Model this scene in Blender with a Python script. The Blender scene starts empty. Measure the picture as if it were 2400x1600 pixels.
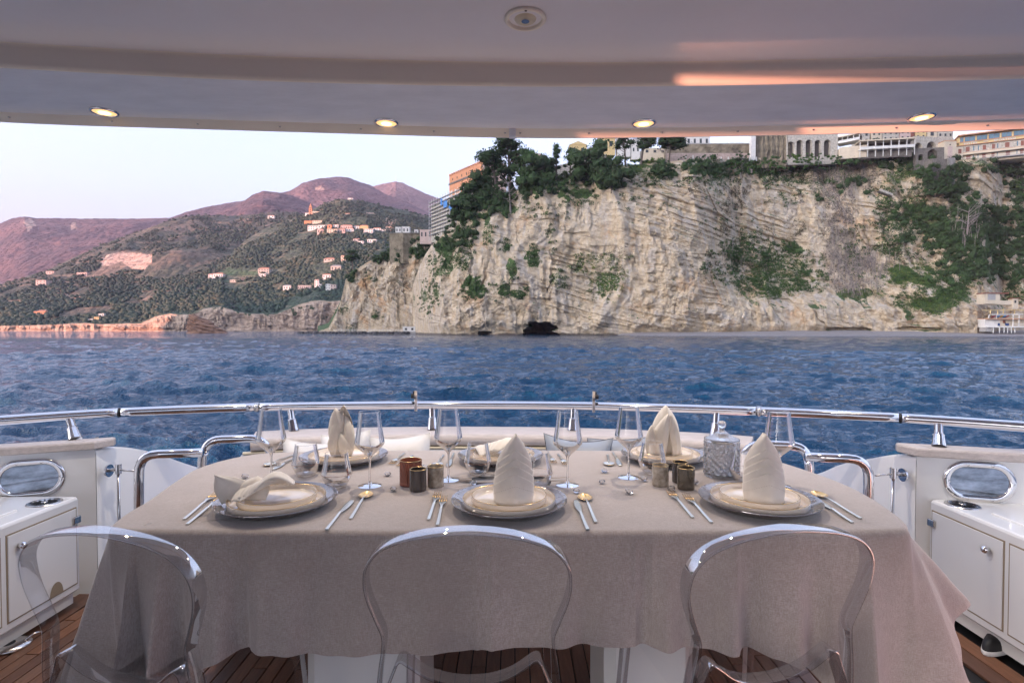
import bpy, math, random
import numpy as np
from mathutils import Vector, Matrix
from mathutils.bvhtree import BVHTree
S = bpy.context.scene
C = S.collection
RNG = random.Random(7)
NP = np.random.RandomState(11)
R = math.radians
# ---------------------------------------------------------------- camera
F = 1300.0            # focal length in photo pixels (photo is 2400 wide)
CH = 1.25             # eye height above the deck
HZ = 772.0            # row of the horizon
SEA = -1.8            # sea level below the deck
cam_d = bpy.data.cameras.new('camera'); cam = bpy.data.objects.new('camera', cam_d); C.objects.link(cam)
cam_d.sensor_width = 36; cam_d.lens = F / 2400 * 36
cam_d.clip_start = .05; cam_d.clip_end = 30000
PITCH = math.atan(28 / F)
cam.location = (0, 0, CH); cam.rotation_euler = (math.pi / 2 - PITCH, 0, 0)
S.camera = cam
# ---------------------------------------------------------------- light
SUN_DIR = Vector((-.85, -.53, 0)).normalized(); ELEV = math.atan(.0105)
w = bpy.data.worlds.new('World'); S.world = w; w.use_nodes = True
nt = w.node_tree; bg = nt.nodes['Background']
sky = nt.nodes.new('ShaderNodeTexSky'); sky.sky_type = 'NISHITA'; sky.sun_disc = False
sky.sun_elevation = R(6.0); sky.altitude = 20
sky.sun_rotation = math.atan2(SUN_DIR.x, SUN_DIR.y)
sky.air_density = 1.0; sky.dust_density = 8.0; sky.ozone_density = 1.5
hs_ = nt.nodes.new('ShaderNodeHueSaturation'); hs_.inputs['Saturation'].default_value = .50
tn = nt.nodes.new('ShaderNodeMix'); tn.data_type = 'RGBA'; tn.blend_type = 'MULTIPLY'; tn.inputs[0].default_value = 1; tn.inputs[7].default_value = (.765, .83, 1.02, 1)
ad = nt.nodes.new('ShaderNodeMix'); ad.data_type = 'RGBA'; ad.blend_type = 'ADD'; ad.inputs[0].default_value = 1; ad.inputs[7].default_value = (.31, .37, .52, 1)   # high thin evening veil
nt.links.new(sky.outputs[0], hs_.inputs['Color']); nt.links.new(hs_.outputs[0], tn.inputs[6]); nt.links.new(tn.outputs[2], ad.inputs[6])
nt.links.new(ad.outputs[2], bg.inputs[0]); bg.inputs[1].default_value = .130
sl = bpy.data.lights.new('sun', 'SUN'); so = bpy.data.objects.new('sun', sl); C.objects.link(so)
sl.energy = 1.7; sl.angle = R(.5); sl.color = (1, .40, .27)
so.rotation_euler = (Vector((SUN_DIR.x * math.cos(ELEV), SUN_DIR.y * math.cos(ELEV), math.sin(ELEV)))).to_track_quat('Z', 'Y').to_euler()
S.view_settings.view_transform = 'Standard'; S.view_settings.look = 'None'
S.view_settings.gamma = 1; S.view_settings.use_curve_mapping = False
S.view_settings.exposure = 2.86
cy = S.cycles
cy.use_denoising = True
cy.max_bounces = 10; cy.diffuse_bounces = 5; cy.glossy_bounces = 4; cy.transmission_bounces = 10
cy.transparent_max_bounces = 24; cy.volume_bounces = 0
cy.caustics_reflective = False; cy.caustics_refractive = False
cy.sample_clamp_indirect = 4
# ---------------------------------------------------------------- helpers
def at(px, py, z):
    """point of the horizontal plane at height z that the photo shows at (px, py)"""
    Y = (CH - z) * F / (py - HZ)
    return Vector(((px - 1200) / F * Y, Y, z))
def atY(px, py, Y):
    return Vector(((px - 1200) / F * Y, Y, CH + (HZ - py) / F * Y))
def tag(o, label=None, cat=None, group=None, kind=None):
    if label: o['label'] = label
    if cat: o['category'] = cat
    if group: o['group'] = group
    if kind: o['kind'] = kind
    return o
def empty(name, loc=(0, 0, 0), rz=0, label=None, cat=None, group=None):
    o = bpy.data.objects.new(name, None); C.objects.link(o); o.empty_display_size = .1
    o.location = loc; o.rotation_euler = (0, 0, rz)
    return tag(o, label, cat, group)
def copy_tree(o, parent=None):
    c = o.copy(); C.objects.link(c); c.parent = parent
    for ch in o.children: copy_tree(ch, c)
    return c
def npmesh(name, V, Fq, m, parent=None, smooth=None, attrs=None, kind=None):
    V = np.asarray(V, dtype=np.float32).reshape(-1, 3)
    me = bpy.data.meshes.new(name)
    if isinstance(Fq, np.ndarray):
        n, k = Fq.shape
        me.vertices.add(len(V)); me.vertices.foreach_set('co', V.ravel())
        me.loops.add(n * k); me.loops.foreach_set('vertex_index', Fq.astype(np.int32).ravel())
        me.polygons.add(n); me.polygons.foreach_set('loop_start', np.arange(0, n * k, k, dtype=np.int32))
        try: me.polygons.foreach_set('loop_total', np.full(n, k, dtype=np.int32))
        except Exception: pass
        me.update(calc_edges=True)
    else:
        me.from_pydata(V.tolist(), [], Fq)
    if attrs:
        for k_, a in attrs.items():
            a = np.asarray(a, dtype=np.float32)
            if a.ndim == 1:
                at_ = me.attributes.new(k_, 'FLOAT', 'POINT'); at_.data.foreach_set('value', a)
            else:
                at_ = me.attributes.new(k_, 'FLOAT_COLOR', 'POINT'); at_.data.foreach_set('color', a.ravel())
    if smooth:
        me.polygons.foreach_set('use_smooth', [True] * len(me.polygons))
        if smooth is not True: me.set_sharp_from_angle(angle=R(smooth))
    else:
        me.polygons.foreach_set('use_smooth', [False] * len(me.polygons))
    if m: me.materials.append(m)
    o = bpy.data.objects.new(name, me); C.objects.link(o)
    if parent: o.parent = parent
    if kind: o['kind'] = kind
    return o
def gridfaces(m, n, closed=False):
    i = np.arange(m - 1)[:, None]; j = np.arange(n if closed else n - 1)[None, :]
    a = i * n + j; b = i * n + (j + 1) % n
    return np.stack([a, b, b + n, a + n], -1).reshape(-1, 4)
class MB:
    def __init__(s): s.v = []; s.f = []
    def add(s, vs, fs):
        k = len(s.v); s.v += [tuple(p) for p in vs]; s.f += [tuple(i + k for i in f) for f in fs]; return s
    def box(s, x0, x1, y0, y1, z0, z1, M=None):
        vs = [Vector((x, y, z)) for z in (z0, z1) for y in (y0, y1) for x in (x0, x1)]
        if M is not None: vs = [M @ v for v in vs]
        return s.add(vs, [(0, 2, 3, 1), (4, 5, 7, 6), (0, 1, 5, 4), (2, 6, 7, 3), (0, 4, 6, 2), (1, 3, 7, 5)])
    def bbox(s, x0, x1, y0, y1, z0, z1, b=.005, M=None):
        """box with chamfered vertical and top edges"""
        def ring(z, i):
            xa, xb, ya, yb = x0 + i, x1 - i, y0 + i, y1 - i
            return [(xa + b, ya, z), (xb - b, ya, z), (xb, ya + b, z), (xb, yb - b, z), (xb - b, yb, z), (xa + b, yb, z), (xa, yb - b, z), (xa, ya + b, z)]
        rs = [ring(z0 + b * .5, b * .5), ring(z0 + b, 0), ring(z1 - b, 0), ring(z1 - b * .3, b * .3), ring(z1, b)]
        rs[0] = ring(z0, b)
        vs = [Vector(p) for r in rs for p in r]
        if M is not None: vs = [M @ v for v in vs]
        fs = [tuple(range(7, -1, -1)), tuple(range(32, 40))]
        for k in range(4):
            for j in range(8): fs.append((k * 8 + j, k * 8 + (j + 1) % 8, k * 8 + 8 + (j + 1) % 8, k * 8 + 8 + j))
        return s.add(vs, fs)
    def grid(s, P, cu=False, cv=False):
        m = len(P); n = len(P[0]); fs = []
        for i in range(m if cu else m - 1):
            for j in range(n if cv else n - 1):
                fs.append((i * n + j, i * n + (j + 1) % n, (i + 1) % m * n + (j + 1) % n, (i + 1) % m * n + j))
        return s.add([p for r in P for p in r], fs)
    def cyl(s, p0, p1, r0, r1=None, n=12, caps=True):
        p0 = Vector(p0); p1 = Vector(p1); r1 = r0 if r1 is None else r1
        t = (p1 - p0).normalized(); a = t.orthogonal().normalized(); b = t.cross(a)
        rows = [[p + (a * math.cos(6.28318 * k / n) + b * math.sin(6.28318 * k / n)) * r for k in range(n)] for p, r in ((p0, r0), (p1, r1))]
        k0 = len(s.v); s.grid(rows, cv=True)
        if caps: s.f += [tuple(k0 + i for i in range(n - 1, -1, -1)), tuple(k0 + n + i for i in range(n))]
        return s
    def tube(s, pts, r, n=10, closed=False, caps=True):
        pts = [Vector(p) for p in pts]; m = len(pts); rows = []; prev = None
        rr = r if isinstance(r, (list, tuple)) else [r] * m
        for i in range(m):
            if closed: t = pts[(i + 1) % m] - pts[i - 1]
            else: t = pts[min(i + 1, m - 1)] - pts[max(i - 1, 0)]
            t.normalize()
            a = t.orthogonal().normalized() if prev is None else (prev - t * prev.dot(t)).normalized()
            prev = a; b = t.cross(a)
            rows.append([pts[i] + (a * math.cos(6.28318 * k / n) + b * math.sin(6.28318 * k / n)) * rr[i] for k in range(n)])
        k0 = len(s.v); s.grid(rows, cu=closed, cv=True)
        if caps and not closed: s.f += [tuple(k0 + i for i in range(n - 1, -1, -1)), tuple(k0 + (m - 1) * n + i for i in range(n))]
        return s
    def sweep(s, pts, sec, wid, closed=False):
        """sec: list of (a,b) along N and W; wid: width direction per point"""
        pts = [Vector(p) for p in pts]; m = len(pts); rows = []
        for i in range(m):
            t = (pts[(i + 1) % m] - pts[i - 1]) if closed else (pts[min(i + 1, m - 1)] - pts[max(i - 1, 0)])
            t.normalize(); W = Vector(wid[i] if isinstance(wid, list) else wid); W = (W - t * W.dot(t)).normalized(); N = t.cross(W)
            rows.append([pts[i] + N * a + W * b for a, b in sec])
        k0 = len(s.v); n = len(sec); s.grid(rows, cu=closed, cv=True)
        if not closed: s.f += [tuple(k0 + i for i in range(n - 1, -1, -1)), tuple(k0 + (m - 1) * n + i for i in range(n))]
        return s
    def lathe(s, prof, n=32, c=(0, 0, 0), sx=1, sy=1, M=None):
        rows = []
        for r, z in prof:
            row = [Vector((c[0] + sx * r * math.cos(6.28318 * k / n), c[1] + sy * r * math.sin(6.28318 * k / n), c[2] + z)) for k in range(n)]
            rows.append([M @ p for p in row] if M is not None else row)
        s.grid(rows, cv=True); return s
    def prism(s, poly, z0, z1):
        n = len(poly); vs = [(x, y, z0) for x, y in poly] + [(x, y, z1) for x, y in poly]
        return s.add(vs, [tuple(range(n - 1, -1, -1)), tuple(range(n, 2 * n))] + [(i, (i + 1) % n, n + (i + 1) % n, n + i) for i in range(n)])
    def build(s, name, m, parent=None, smooth=None, kind=None):
        me = bpy.data.meshes.new(name); me.from_pydata(s.v, [], s.f); me.update()
        if smooth:
            me.polygons.foreach_set('use_smooth', [True] * len(me.polygons))
            if smooth is not True: me.set_sharp_from_angle(angle=R(smooth))
        if m: me.materials.append(m)
        o = bpy.data.objects.new(name, me); C.objects.link(o)
        if parent: o.parent = parent
        if kind: o['kind'] = kind
        return o
def catmull(pts, k=8, closed=False):
    P = [Vector(p) for p in pts]; n = len(P); out = []
    for i in range(n if closed else n - 1):
        g = lambda j: P[j % n] if closed else P[max(0, min(n - 1, j))]
        a, b, c, d = g(i - 1), g(i), g(i + 1), g(i + 2)
        for q in range(k):
            t = q / k
            out.append(.5 * ((2 * b) + (c - a) * t + (2 * a - 5 * b + 4 * c - d) * t * t + (-a + 3 * b - 3 * c + d) * t ** 3))
    if not closed: out.append(P[-1])
    return out
# numpy value noise ------------------------------------------------
def _h(ix, iy, iz, seed):
    n = (ix * 374761393 + iy * 668265263 + iz * 2147483647 + seed * 1274126177) & 0xffffffff
    n = ((n ^ (n >> 13)) * 1274126177) & 0xffffffff
    n = n ^ (n >> 16)
    return (n & 0xffff) / 32767.5 - 1
def vn(x, y, z=0, seed=0):
    x, y, z = np.broadcast_arrays(np.asarray(x, float), np.asarray(y, float), np.asarray(z, float))
    xi = np.floor(x).astype(np.int64); yi = np.floor(y).astype(np.int64); zi = np.floor(z).astype(np.int64)
    fx, fy, fz = x - xi, y - yi, z - zi
    u, v, q = (t * t * (3 - 2 * t) for t in (fx, fy, fz))
    r = 0
    for a, wa in ((0, 1 - u), (1, u)):
        for b, wb in ((0, 1 - v), (1, v)):
            for c, wc in ((0, 1 - q), (1, q)):
                r = r + _h(xi + a, yi + b, zi + c, seed) * wa * wb * wc
    return r
def fbm(x, y, z=0, o=5, seed=0, gain=.5):
    r = 0; a = 1; t = 0
    for k in range(o):
        r = r + vn(np.asarray(x) * 2 ** k, np.asarray(y) * 2 ** k, np.asarray(z) * 2 ** k, seed + k) * a; t += a; a *= gain
    return r / t
def ridged(x, y, z=0, o=4, seed=0):
    r = 0; a = 1; t = 0
    for k in range(o):
        r = r + (1 - 2 * np.abs(vn(np.asarray(x) * 2 ** k, np.asarray(y) * 2 ** k, np.asarray(z) * 2 ** k, seed + k))) * a; t += a; a *= .5
    return r / t
def sstep(a, b, x):
    t = np.clip((np.asarray(x, float) - a) / (b - a), 0, 1); return t * t * (3 - 2 * t)
# materials ----------------------------------------------------------
def pm(name, col, rough=.5, metal=0, trans=0, ior=1.45, var=None, bump=None, coat=0, emit=None, spec=None, stretch=None, sheen=0, col2=None):
    m = bpy.data.materials.new(name); m.use_nodes = True; n = m.node_tree.nodes; L = m.node_tree.links
    b = n['Principled BSDF']; b.inputs['Base Color'].default_value = (*col, 1)
    b.inputs['Roughness'].default_value = rough; b.inputs['Metallic'].default_value = metal
    b.inputs['Transmission Weight'].default_value = trans; b.inputs['IOR'].default_value = ior
    b.inputs['Coat Weight'].default_value = coat; b.inputs['Sheen Weight'].default_value = sheen
    if spec is not None: b.inputs['Specular IOR Level'].default_value = spec
    if emit: b.inputs['Emission Color'].default_value = (*emit[0], 1); b.inputs['Emission Strength'].default_value = emit[1]
    if var or bump:
        tc = n.new('ShaderNodeTexCoord'); mp = n.new('ShaderNodeMapping'); L.new(tc.outputs['Object'], mp.inputs[0])
        if stretch: mp.inputs['Scale'].default_value = stretch
    if var:
        t = n.new('ShaderNodeTexNoise'); t.inputs['Scale'].default_value = var[0]; t.inputs['Detail'].default_value = 6; t.inputs['Roughness'].default_value = .65
        L.new(mp.outputs[0], t.inputs['Vector'])
        r = n.new('ShaderNodeValToRGB'); r.color_ramp.elements[0].position = .3; r.color_ramp.elements[1].position = .7
        k = var[1]; c2 = col2 or tuple(min(1, c * (1 + k)) for c in col)
        r.color_ramp.elements[0].color = (*[c * (1 - k) for c in col], 1); r.color_ramp.elements[1].color = (*c2, 1)
        L.new(t.outputs[0], r.inputs[0]); L.new(r.outputs[0], b.inputs['Base Color'])
    if bump:
        t = n.new('ShaderNodeTexNoise'); t.inputs['Scale'].default_value = bump[0]; t.inputs['Detail'].default_value = 5
        L.new(mp.outputs[0], t.inputs['Vector'])
        bp = n.new('ShaderNodeBump'); bp.inputs['Strength'].default_value = bump[1]; bp.inputs['Distance'].default_value = bump[2]
        L.new(t.outputs[0], bp.inputs['Height']); L.new(bp.outputs[0], b.inputs['Normal'])
    return m
def thin_glass(name, tint=(.97, .98, .98), ior=1.5, rough=0.0, boost=1.0):
    """thin sheet of glass: transparent with a Fresnel gloss"""
    m = bpy.data.materials.new(name); m.use_nodes = True; n = m.node_tree.nodes; L = m.node_tree.links
    n.clear(); o = n.new('ShaderNodeOutputMaterial'); mx = n.new('ShaderNodeMixShader')
    t = n.new('ShaderNodeBsdfTransparent'); t.inputs[0].default_value = (*tint, 1)
    g = n.new('ShaderNodeBsdfGlossy'); g.inputs['Roughness'].default_value = rough
    f = n.new('ShaderNodeFresnel'); f.inputs[0].default_value = ior
    mm = n.new('ShaderNodeMath'); mm.operation = 'MULTIPLY'; mm.inputs[1].default_value = boost; mm.use_clamp = True
    L.new(f.outputs[0], mm.inputs[0]); L.new(mm.outputs[0], mx.inputs[0])
    L.new(t.outputs[0], mx.inputs[1]); L.new(g.outputs[0], mx.inputs[2]); L.new(mx.outputs[0], o.inputs[0])
    return m
class NB:
    """small node builder"""
    def __init__(s, name):
        s.m = bpy.data.materials.new(name); s.m.use_nodes = True; s.n = s.m.node_tree.nodes; s.L = s.m.node_tree.links; s.b = s.n['Principled BSDF']
        s.pos = s.n.new('ShaderNodeNewGeometry').outputs['Position']
    def attr(s, k):
        a = s.n.new('ShaderNodeAttribute'); a.attribute_name = k; return a
    def val(s, x, inp):
        if isinstance(x, (int, float)): inp.default_value = x
        elif isinstance(x, tuple): inp.default_value = (*x, 1) if len(x) == 3 and len(inp.default_value) == 4 else x
        else: s.L.new(x, inp)
    def math(s, op, a, b=0, c=None, clamp=False):
        q = s.n.new('ShaderNodeMath'); q.operation = op; q.use_clamp = clamp; s.val(a, q.inputs[0]); s.val(b, q.inputs[1])
        if c is not None: s.val(c, q.inputs[2])
        return q.outputs[0]
    def map(s, v, scale=(1, 1, 1), rot=(0, 0, 0)):
        q = s.n.new('ShaderNodeMapping'); s.L.new(v, q.inputs[0]); q.inputs['Scale'].default_value = scale; q.inputs['Rotation'].default_value = rot; return q.outputs[0]
    def noise(s, v, scale, det=5, rough=.55, dist=0):
        q = s.n.new('ShaderNodeTexNoise'); s.L.new(v, q.inputs['Vector']); q.inputs['Scale'].default_value = scale; q.inputs['Detail'].default_value = det
        q.inputs['Roughness'].default_value = rough; q.inputs['Distortion'].default_value = dist; return q.outputs[0]
    def voro(s, v, scale, out='Distance'):
        q = s.n.new('ShaderNodeTexVoronoi'); s.L.new(v, q.inputs['Vector']); q.inputs['Scale'].default_value = scale; return q.outputs[out]
    def ramp(s, x, stops):
        q = s.n.new('ShaderNodeValToRGB'); s.L.new(x, q.inputs[0]); e = q.color_ramp.elements
        while len(e) < len(stops): e.new(.5)
        for k, (p, c) in enumerate(stops): e[k].position = p; e[k].color = (*c, 1) if isinstance(c, tuple) else (c, c, c, 1)
        return q.outputs[0]
    def mix(s, f, a, b, mode='MIX'):
        q = s.n.new('ShaderNodeMix'); q.data_type = 'RGBA'; q.blend_type = mode; s.val(f, q.inputs[0]); s.val(a, q.inputs[6]); s.val(b, q.inputs[7]); return q.outputs[2]
    def bump(s, h, st, dist, nrm=None):
        q = s.n.new('ShaderNodeBump'); q.inputs['Strength'].default_value = st; q.inputs['Distance'].default_value = dist; s.L.new(h, q.inputs['Height'])
        if nrm: s.L.new(nrm, q.inputs['Normal'])
        return q.outputs[0]
    def out(s, col=None, nrm=None, rough=None):
        if col is not None: s.val(col, s.b.inputs['Base Color'])
        if nrm is not None: s.L.new(nrm, s.b.inputs['Normal'])
        if rough is not None: s.val(rough, s.b.inputs['Roughness'])
        return s.m
# ================================================================ SEA
def build_sea():
    rr = [1.0, 3.0, 5.0]; r = 7.5
    while r < 90: rr.append(r); r *= 1.0046
    while r < 300: rr.append(r); r *= 1.009
    while r < 14000: rr.append(r); r *= 1.07
    rr = np.array(rr)
    th = np.concatenate([np.linspace(-44.5, 44.5, 500), np.linspace(50, 310, 40)]) * math.pi / 180
    RR, TH = np.meshgrid(rr, th, indexing='ij')
    X = RR * np.sin(TH); Y = RR * np.cos(TH); Z = np.zeros_like(X)
    X0, Y0 = X.copy(), Y.copy()
    fade = 1 - sstep(180, 290, RR)
    spacing = RR * np.where(RR < 90, .0046, .009)
    rs = np.random.RandomState(5)
    gust = 1 + .45 * fbm(X0 / 14, Y0 / 22, seed=3, o=3)
    for k in range(96):
        lam = .24 * (11 / .24) ** (rs.rand() ** 1.15)
        ang = R(-108) + rs.randn() * R(30)
        dx, dy = math.cos(ang), math.sin(ang)
        kk = 2 * math.pi / lam
        amp = .0090 * lam ** .80 * (.6 + .8 * rs.rand())
        if lam > 5: amp *= .4
        ph = rs.rand() * 6.28
        ok = sstep(1.9, 3.0, lam / spacing) * fade * gust
        p = kk * (dx * X0 + dy * Y0) + ph
        Z += amp * np.cos(p) * ok
        q = amp * .9
        X -= dx * q * np.sin(p) * ok; Y -= dy * q * np.sin(p) * ok
    Z += SEA
    n = X.shape[1]
    o = npmesh('sea', np.stack([X, Y, Z], -1), gridfaces(X.shape[0], n, True), None, smooth=True, kind='structure')
    b = NB('sea_water')
    v = b.map(b.pos, (1, 1.5, 1), (0, 0, R(20)))
    h1 = b.noise(v, 2.6, 4, .6, .4); h2 = b.noise(v, 9.5, 4, .65, .4); h3 = b.noise(b.map(b.pos, (1, 1.9, 1), (0, 0, R(-25))), .38, 3, .5, .3)
    s = b.math('ADD', b.math('MULTIPLY', h1, 1.0), b.math('MULTIPLY', h2, .30))
    s = b.math('ADD', s, b.math('MULTIPLY', h3, 3.6))
    b.b.inputs['IOR'].default_value = 1.333
    b.out((.0002, .036, .086), b.bump(s, 1.0, .17), .03)
    o.data.materials.append(b.m)
    return o
build_sea()
# ================================================================ TERRAIN
def pal(pts, x, col=1):
    p = np.array(pts, float); return np.interp(x, p[:, 0], p[:, col])
def inside(poly, px, py):
    r = np.zeros(px.shape, bool); n = len(poly); j = n - 1
    for i in range(n):
        xi, yi = poly[i]; xj, yj = poly[j]
        c = ((yi > py) != (yj > py)) & (px < (xj - xi) * (py - yi) / ((yj - yi) or 1e-9) + xi)
        r ^= c; j = i
    return r
def hill(name, ridge, foot, cols, rows, m, seed, rough=.05, rocks=(), prof=1.0, gully=.5, tint=0.0, yamp=.0):
    """a mountain side between its foot line and its ridge line; both are lists of (column, row, distance)"""
    px = np.linspace(ridge[0][0], ridge[-1][0], cols)
    yr = pal(ridge, px, 2); zr = CH + (HZ - pal(ridge, px)) / F * yr
    yf = pal(foot, px, 2); zf = CH + (HZ - pal(foot, px)) / F * yf
    t = np.concatenate([np.linspace(0, 1, rows), np.linspace(1.03, 1.6, 12)])
    T, PX = np.meshgrid(t, px, indexing='ij')
    Y = yf + (yr - yf) * T
    X = (PX - 1200) / F * Y
    H = zr - zf
    prT = np.where(T <= 1, 1 - (1 - np.clip(T, 0, 1)) ** prof, 1 - (T - 1) * 1.5)
    L = np.mean(H)
    g = ridged(X / (L * .9) + .3 * fbm(X / L, Y / L, seed=seed + 9), Y / (L * 2.2), o=4, seed=seed) * gully
    n = fbm(X / (L * .5), Y / (L * .5), o=6, seed=seed + 3)
    env = np.clip(T * 3, 0, 1) * np.where(T <= 1, np.clip((1 - T) * 5, .12, 1), 1)
    Z = zf + H * prT + H * rough * 1.6 * (g + n) * env
    fine = fbm(X / 18, Y / 18, o=3, seed=seed + 20)
    Z = Z + fine * H * .006
    Zr = zr + (fbm(px / 11, px * 0, o=3, seed=seed + 30)) * H * .008
    PXp = 1200 + X / Y * F; PYp = HZ - (Z - CH) / Y * F
    rock = np.zeros_like(Z); grass = np.zeros_like(Z)
    wob = fbm(X / 40, Z / 25, seed=seed + 40) * 7
    for poly, kind in rocks:
        msk = inside(poly, PXp + wob, PYp + wob * .5).astype(float)
        if kind == 'r': rock = np.maximum(rock, msk)
        else: grass = np.maximum(grass, msk)
    o = npmesh(name, np.stack([X, Y, Z], -1), gridfaces(*X.shape), m, smooth=True, kind='structure',
               attrs={'rock': rock.ravel(), 'grass': grass.ravel()})
    return o
def hillmat(name, c_dark, c_mid, c_bare, scale, bare=.5, bumpd=6):
    b = NB(name)
    v = b.pos
    n1 = b.noise(v, scale, 8, .7, .4); n2 = b.noise(v, scale * .12, 6, .6, .6); vo = b.voro(v, scale * 1.6)
    col = b.ramp(n1, [(.36, c_dark), (.55, c_mid), (.72, tuple(min(1, c * 1.35) for c in c_mid))])
    col = b.mix(b.ramp(n2, [(bare - .07, 0.0), (bare + .1, 1.0)]), col, c_bare)
    rk = b.ramp(b.noise(v, scale * 1.2, 8, .7), [(.35, (.30, .20, .15)), (.6, (.50, .36, .28)), (.8, (.6, .47, .38))])
    col = b.mix(b.attr('rock').outputs['Fac'], col, rk)
    col = b.mix(b.math('MULTIPLY', b.attr('grass').outputs['Fac'], b.ramp(n1, [(.4, .2), (.55, .9)])), col, (.05, .095, .035))
    # terraces: thin lines of bare earth that follow the height
    tz = b.noise(b.map(v, (.006, .006, .11)), 1.0, 4, .6)
    line = b.ramp(tz, [(.57, 0.0), (.62, .85), (.67, 0.0)])
    col = b.mix(line, col, tuple(c * 1.5 for c in c_bare))
    h = b.math('ADD', b.math('MULTIPLY', vo, -.8), n1)
    return b.out(col, b.bump(h, 1.0, bumpd), .9)
M_far = hillmat('mountain_scrub', (.018, .020, .030), (.052, .036, .050), (.125, .075, .078), .020, .50, 30)
M_far2 = hillmat('mountain_brown', (.040, .028, .034), (.10, .060, .062), (.15, .092, .086), .016, .44, 30)
M_mid = hillmat('olive_slope', (.022, .035, .026), (.058, .066, .045), (.15, .11, .08), .05, .56, 7)
M_near = hillmat('grove_slope', (.018, .036, .024), (.045, .070, .042), (.13, .115, .075), .07, .62, 6)
# distant range
hill('mountain', [(840, 455, 5600), (870, 440, 5400), (900, 432, 5300), (929, 427, 5200), (945, 431, 5200), (960, 438, 5200), (1004, 458, 5200), (1040, 471, 5200), (1110, 500, 5000)],
     [(840, 560, 3400), (1110, 600, 3400)], 200, 120, M_far2, 5, .045, prof=1.0)
hill('mountain', [(-160, 545, 3600), (0, 527, 3500), (30, 514, 3500), (62, 508, 3450), (89, 513, 3450), (179, 513, 3500), (312, 513, 3500), (402, 512, 3600), (446, 497, 3700), (491, 487, 3800), (580, 472, 3900),
     (620, 462, 4000), (679, 451, 4100), (714, 431, 4200), (759, 422, 4200), (790, 418, 4200), (817, 419, 4200), (844, 429, 4200), (870, 437, 4200), (900, 455, 4100), (950, 475, 4000), (1060, 530, 3900)],
     [(-160, 760, 2000), (400, 700, 2100), (700, 640, 2300), (1060, 600, 2500)], 420, 160, M_far, 17, .05, prof=1.1,
     rocks=[([(60, 520), (78, 512), (88, 530), (72, 545)], 'r'), ([(170, 525), (182, 522), (186, 538), (172, 540)], 'r'), ([(735, 438), (760, 440), (765, 447), (740, 446)], 'r')])
hill('mountain', [(400, 540, 3100), (430, 524, 3100), (500, 506, 3000), (560, 482, 3000), (580, 470, 2950), (594, 459, 2950), (620, 450, 2900), (650, 453, 2900), (690, 462, 2850), (730, 478, 2800), (760, 500, 2700), (860, 560, 2600)],
     [(400, 660, 1700), (860, 640, 1700)], 260, 150, M_far, 29, .05, prof=1.1)
hill('hills', [(-160, 730, 1250), (-60, 694, 1300), (0, 668, 1350), (60, 650, 1400), (112, 634, 1450), (179, 603, 1550), (250, 572, 1650), (312, 550, 1750), (379, 527, 1850), (424, 515, 1900), (491, 509, 1950), (560, 508, 2000), (640, 498, 2050), (700, 500, 2050), (800, 560, 1900), (900, 620, 1800)],
     [(-160, 768, 970), (150, 764, 965), (330, 758, 965), (370, 742, 965), (450, 742, 965), (600, 738, 970), (900, 720, 970)], 460, 200, M_mid, 41, .05, prof=1.25,
     rocks=[([(252, 597), (285, 590), (320, 592), (358, 598), (358, 615), (345, 632), (318, 632), (300, 622), (285, 612), (262, 622), (240, 622), (236, 604), (250, 605)], 'r'),
            ([(10, 700), (40, 696), (75, 694), (104, 692), (104, 702), (75, 706), (40, 708), (12, 708)], 'r'), ([(105, 686), (140, 675), (144, 682), (135, 690), (108, 692)], 'r'),
            ([(152, 686), (162, 692), (190, 694), (186, 700), (160, 704)], 'r'), ([(0, 757), (60, 755), (130, 745), (200, 742), (230, 752), (220, 772), (0, 772)], 'r')])
hill('hills', [(440, 735, 1150), (460, 690, 1200), (480, 645, 1250), (504, 617, 1300), (536, 599, 1350), (580, 563, 1420), (625, 536, 1480), (670, 518, 1520), (710, 508, 1550), (740, 493, 1580), (770, 478, 1600), (800, 471, 1600), (826, 469, 1600), (870, 476, 1600), (938, 492, 1600), (1004, 510, 1600), (1100, 560, 1550)],
     [(440, 762, 950), (480, 728, 950), (520, 722, 950), (560, 735, 950), (640, 738, 950), (700, 716, 950), (740, 708, 950), (1100, 706, 940)], 440, 190, M_near, 53, .045, prof=1.2,
     rocks=[([(905, 520), (915, 506), (925, 522), (935, 512), (920, 536), (912, 545), (900, 532)], 'r'), ([(810, 499), (880, 500), (880, 503), (810, 503)], 'r'),
            ([(515, 632), (540, 628), (600, 634), (612, 640), (590, 650), (540, 648), (520, 642)], 'g')])
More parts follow.
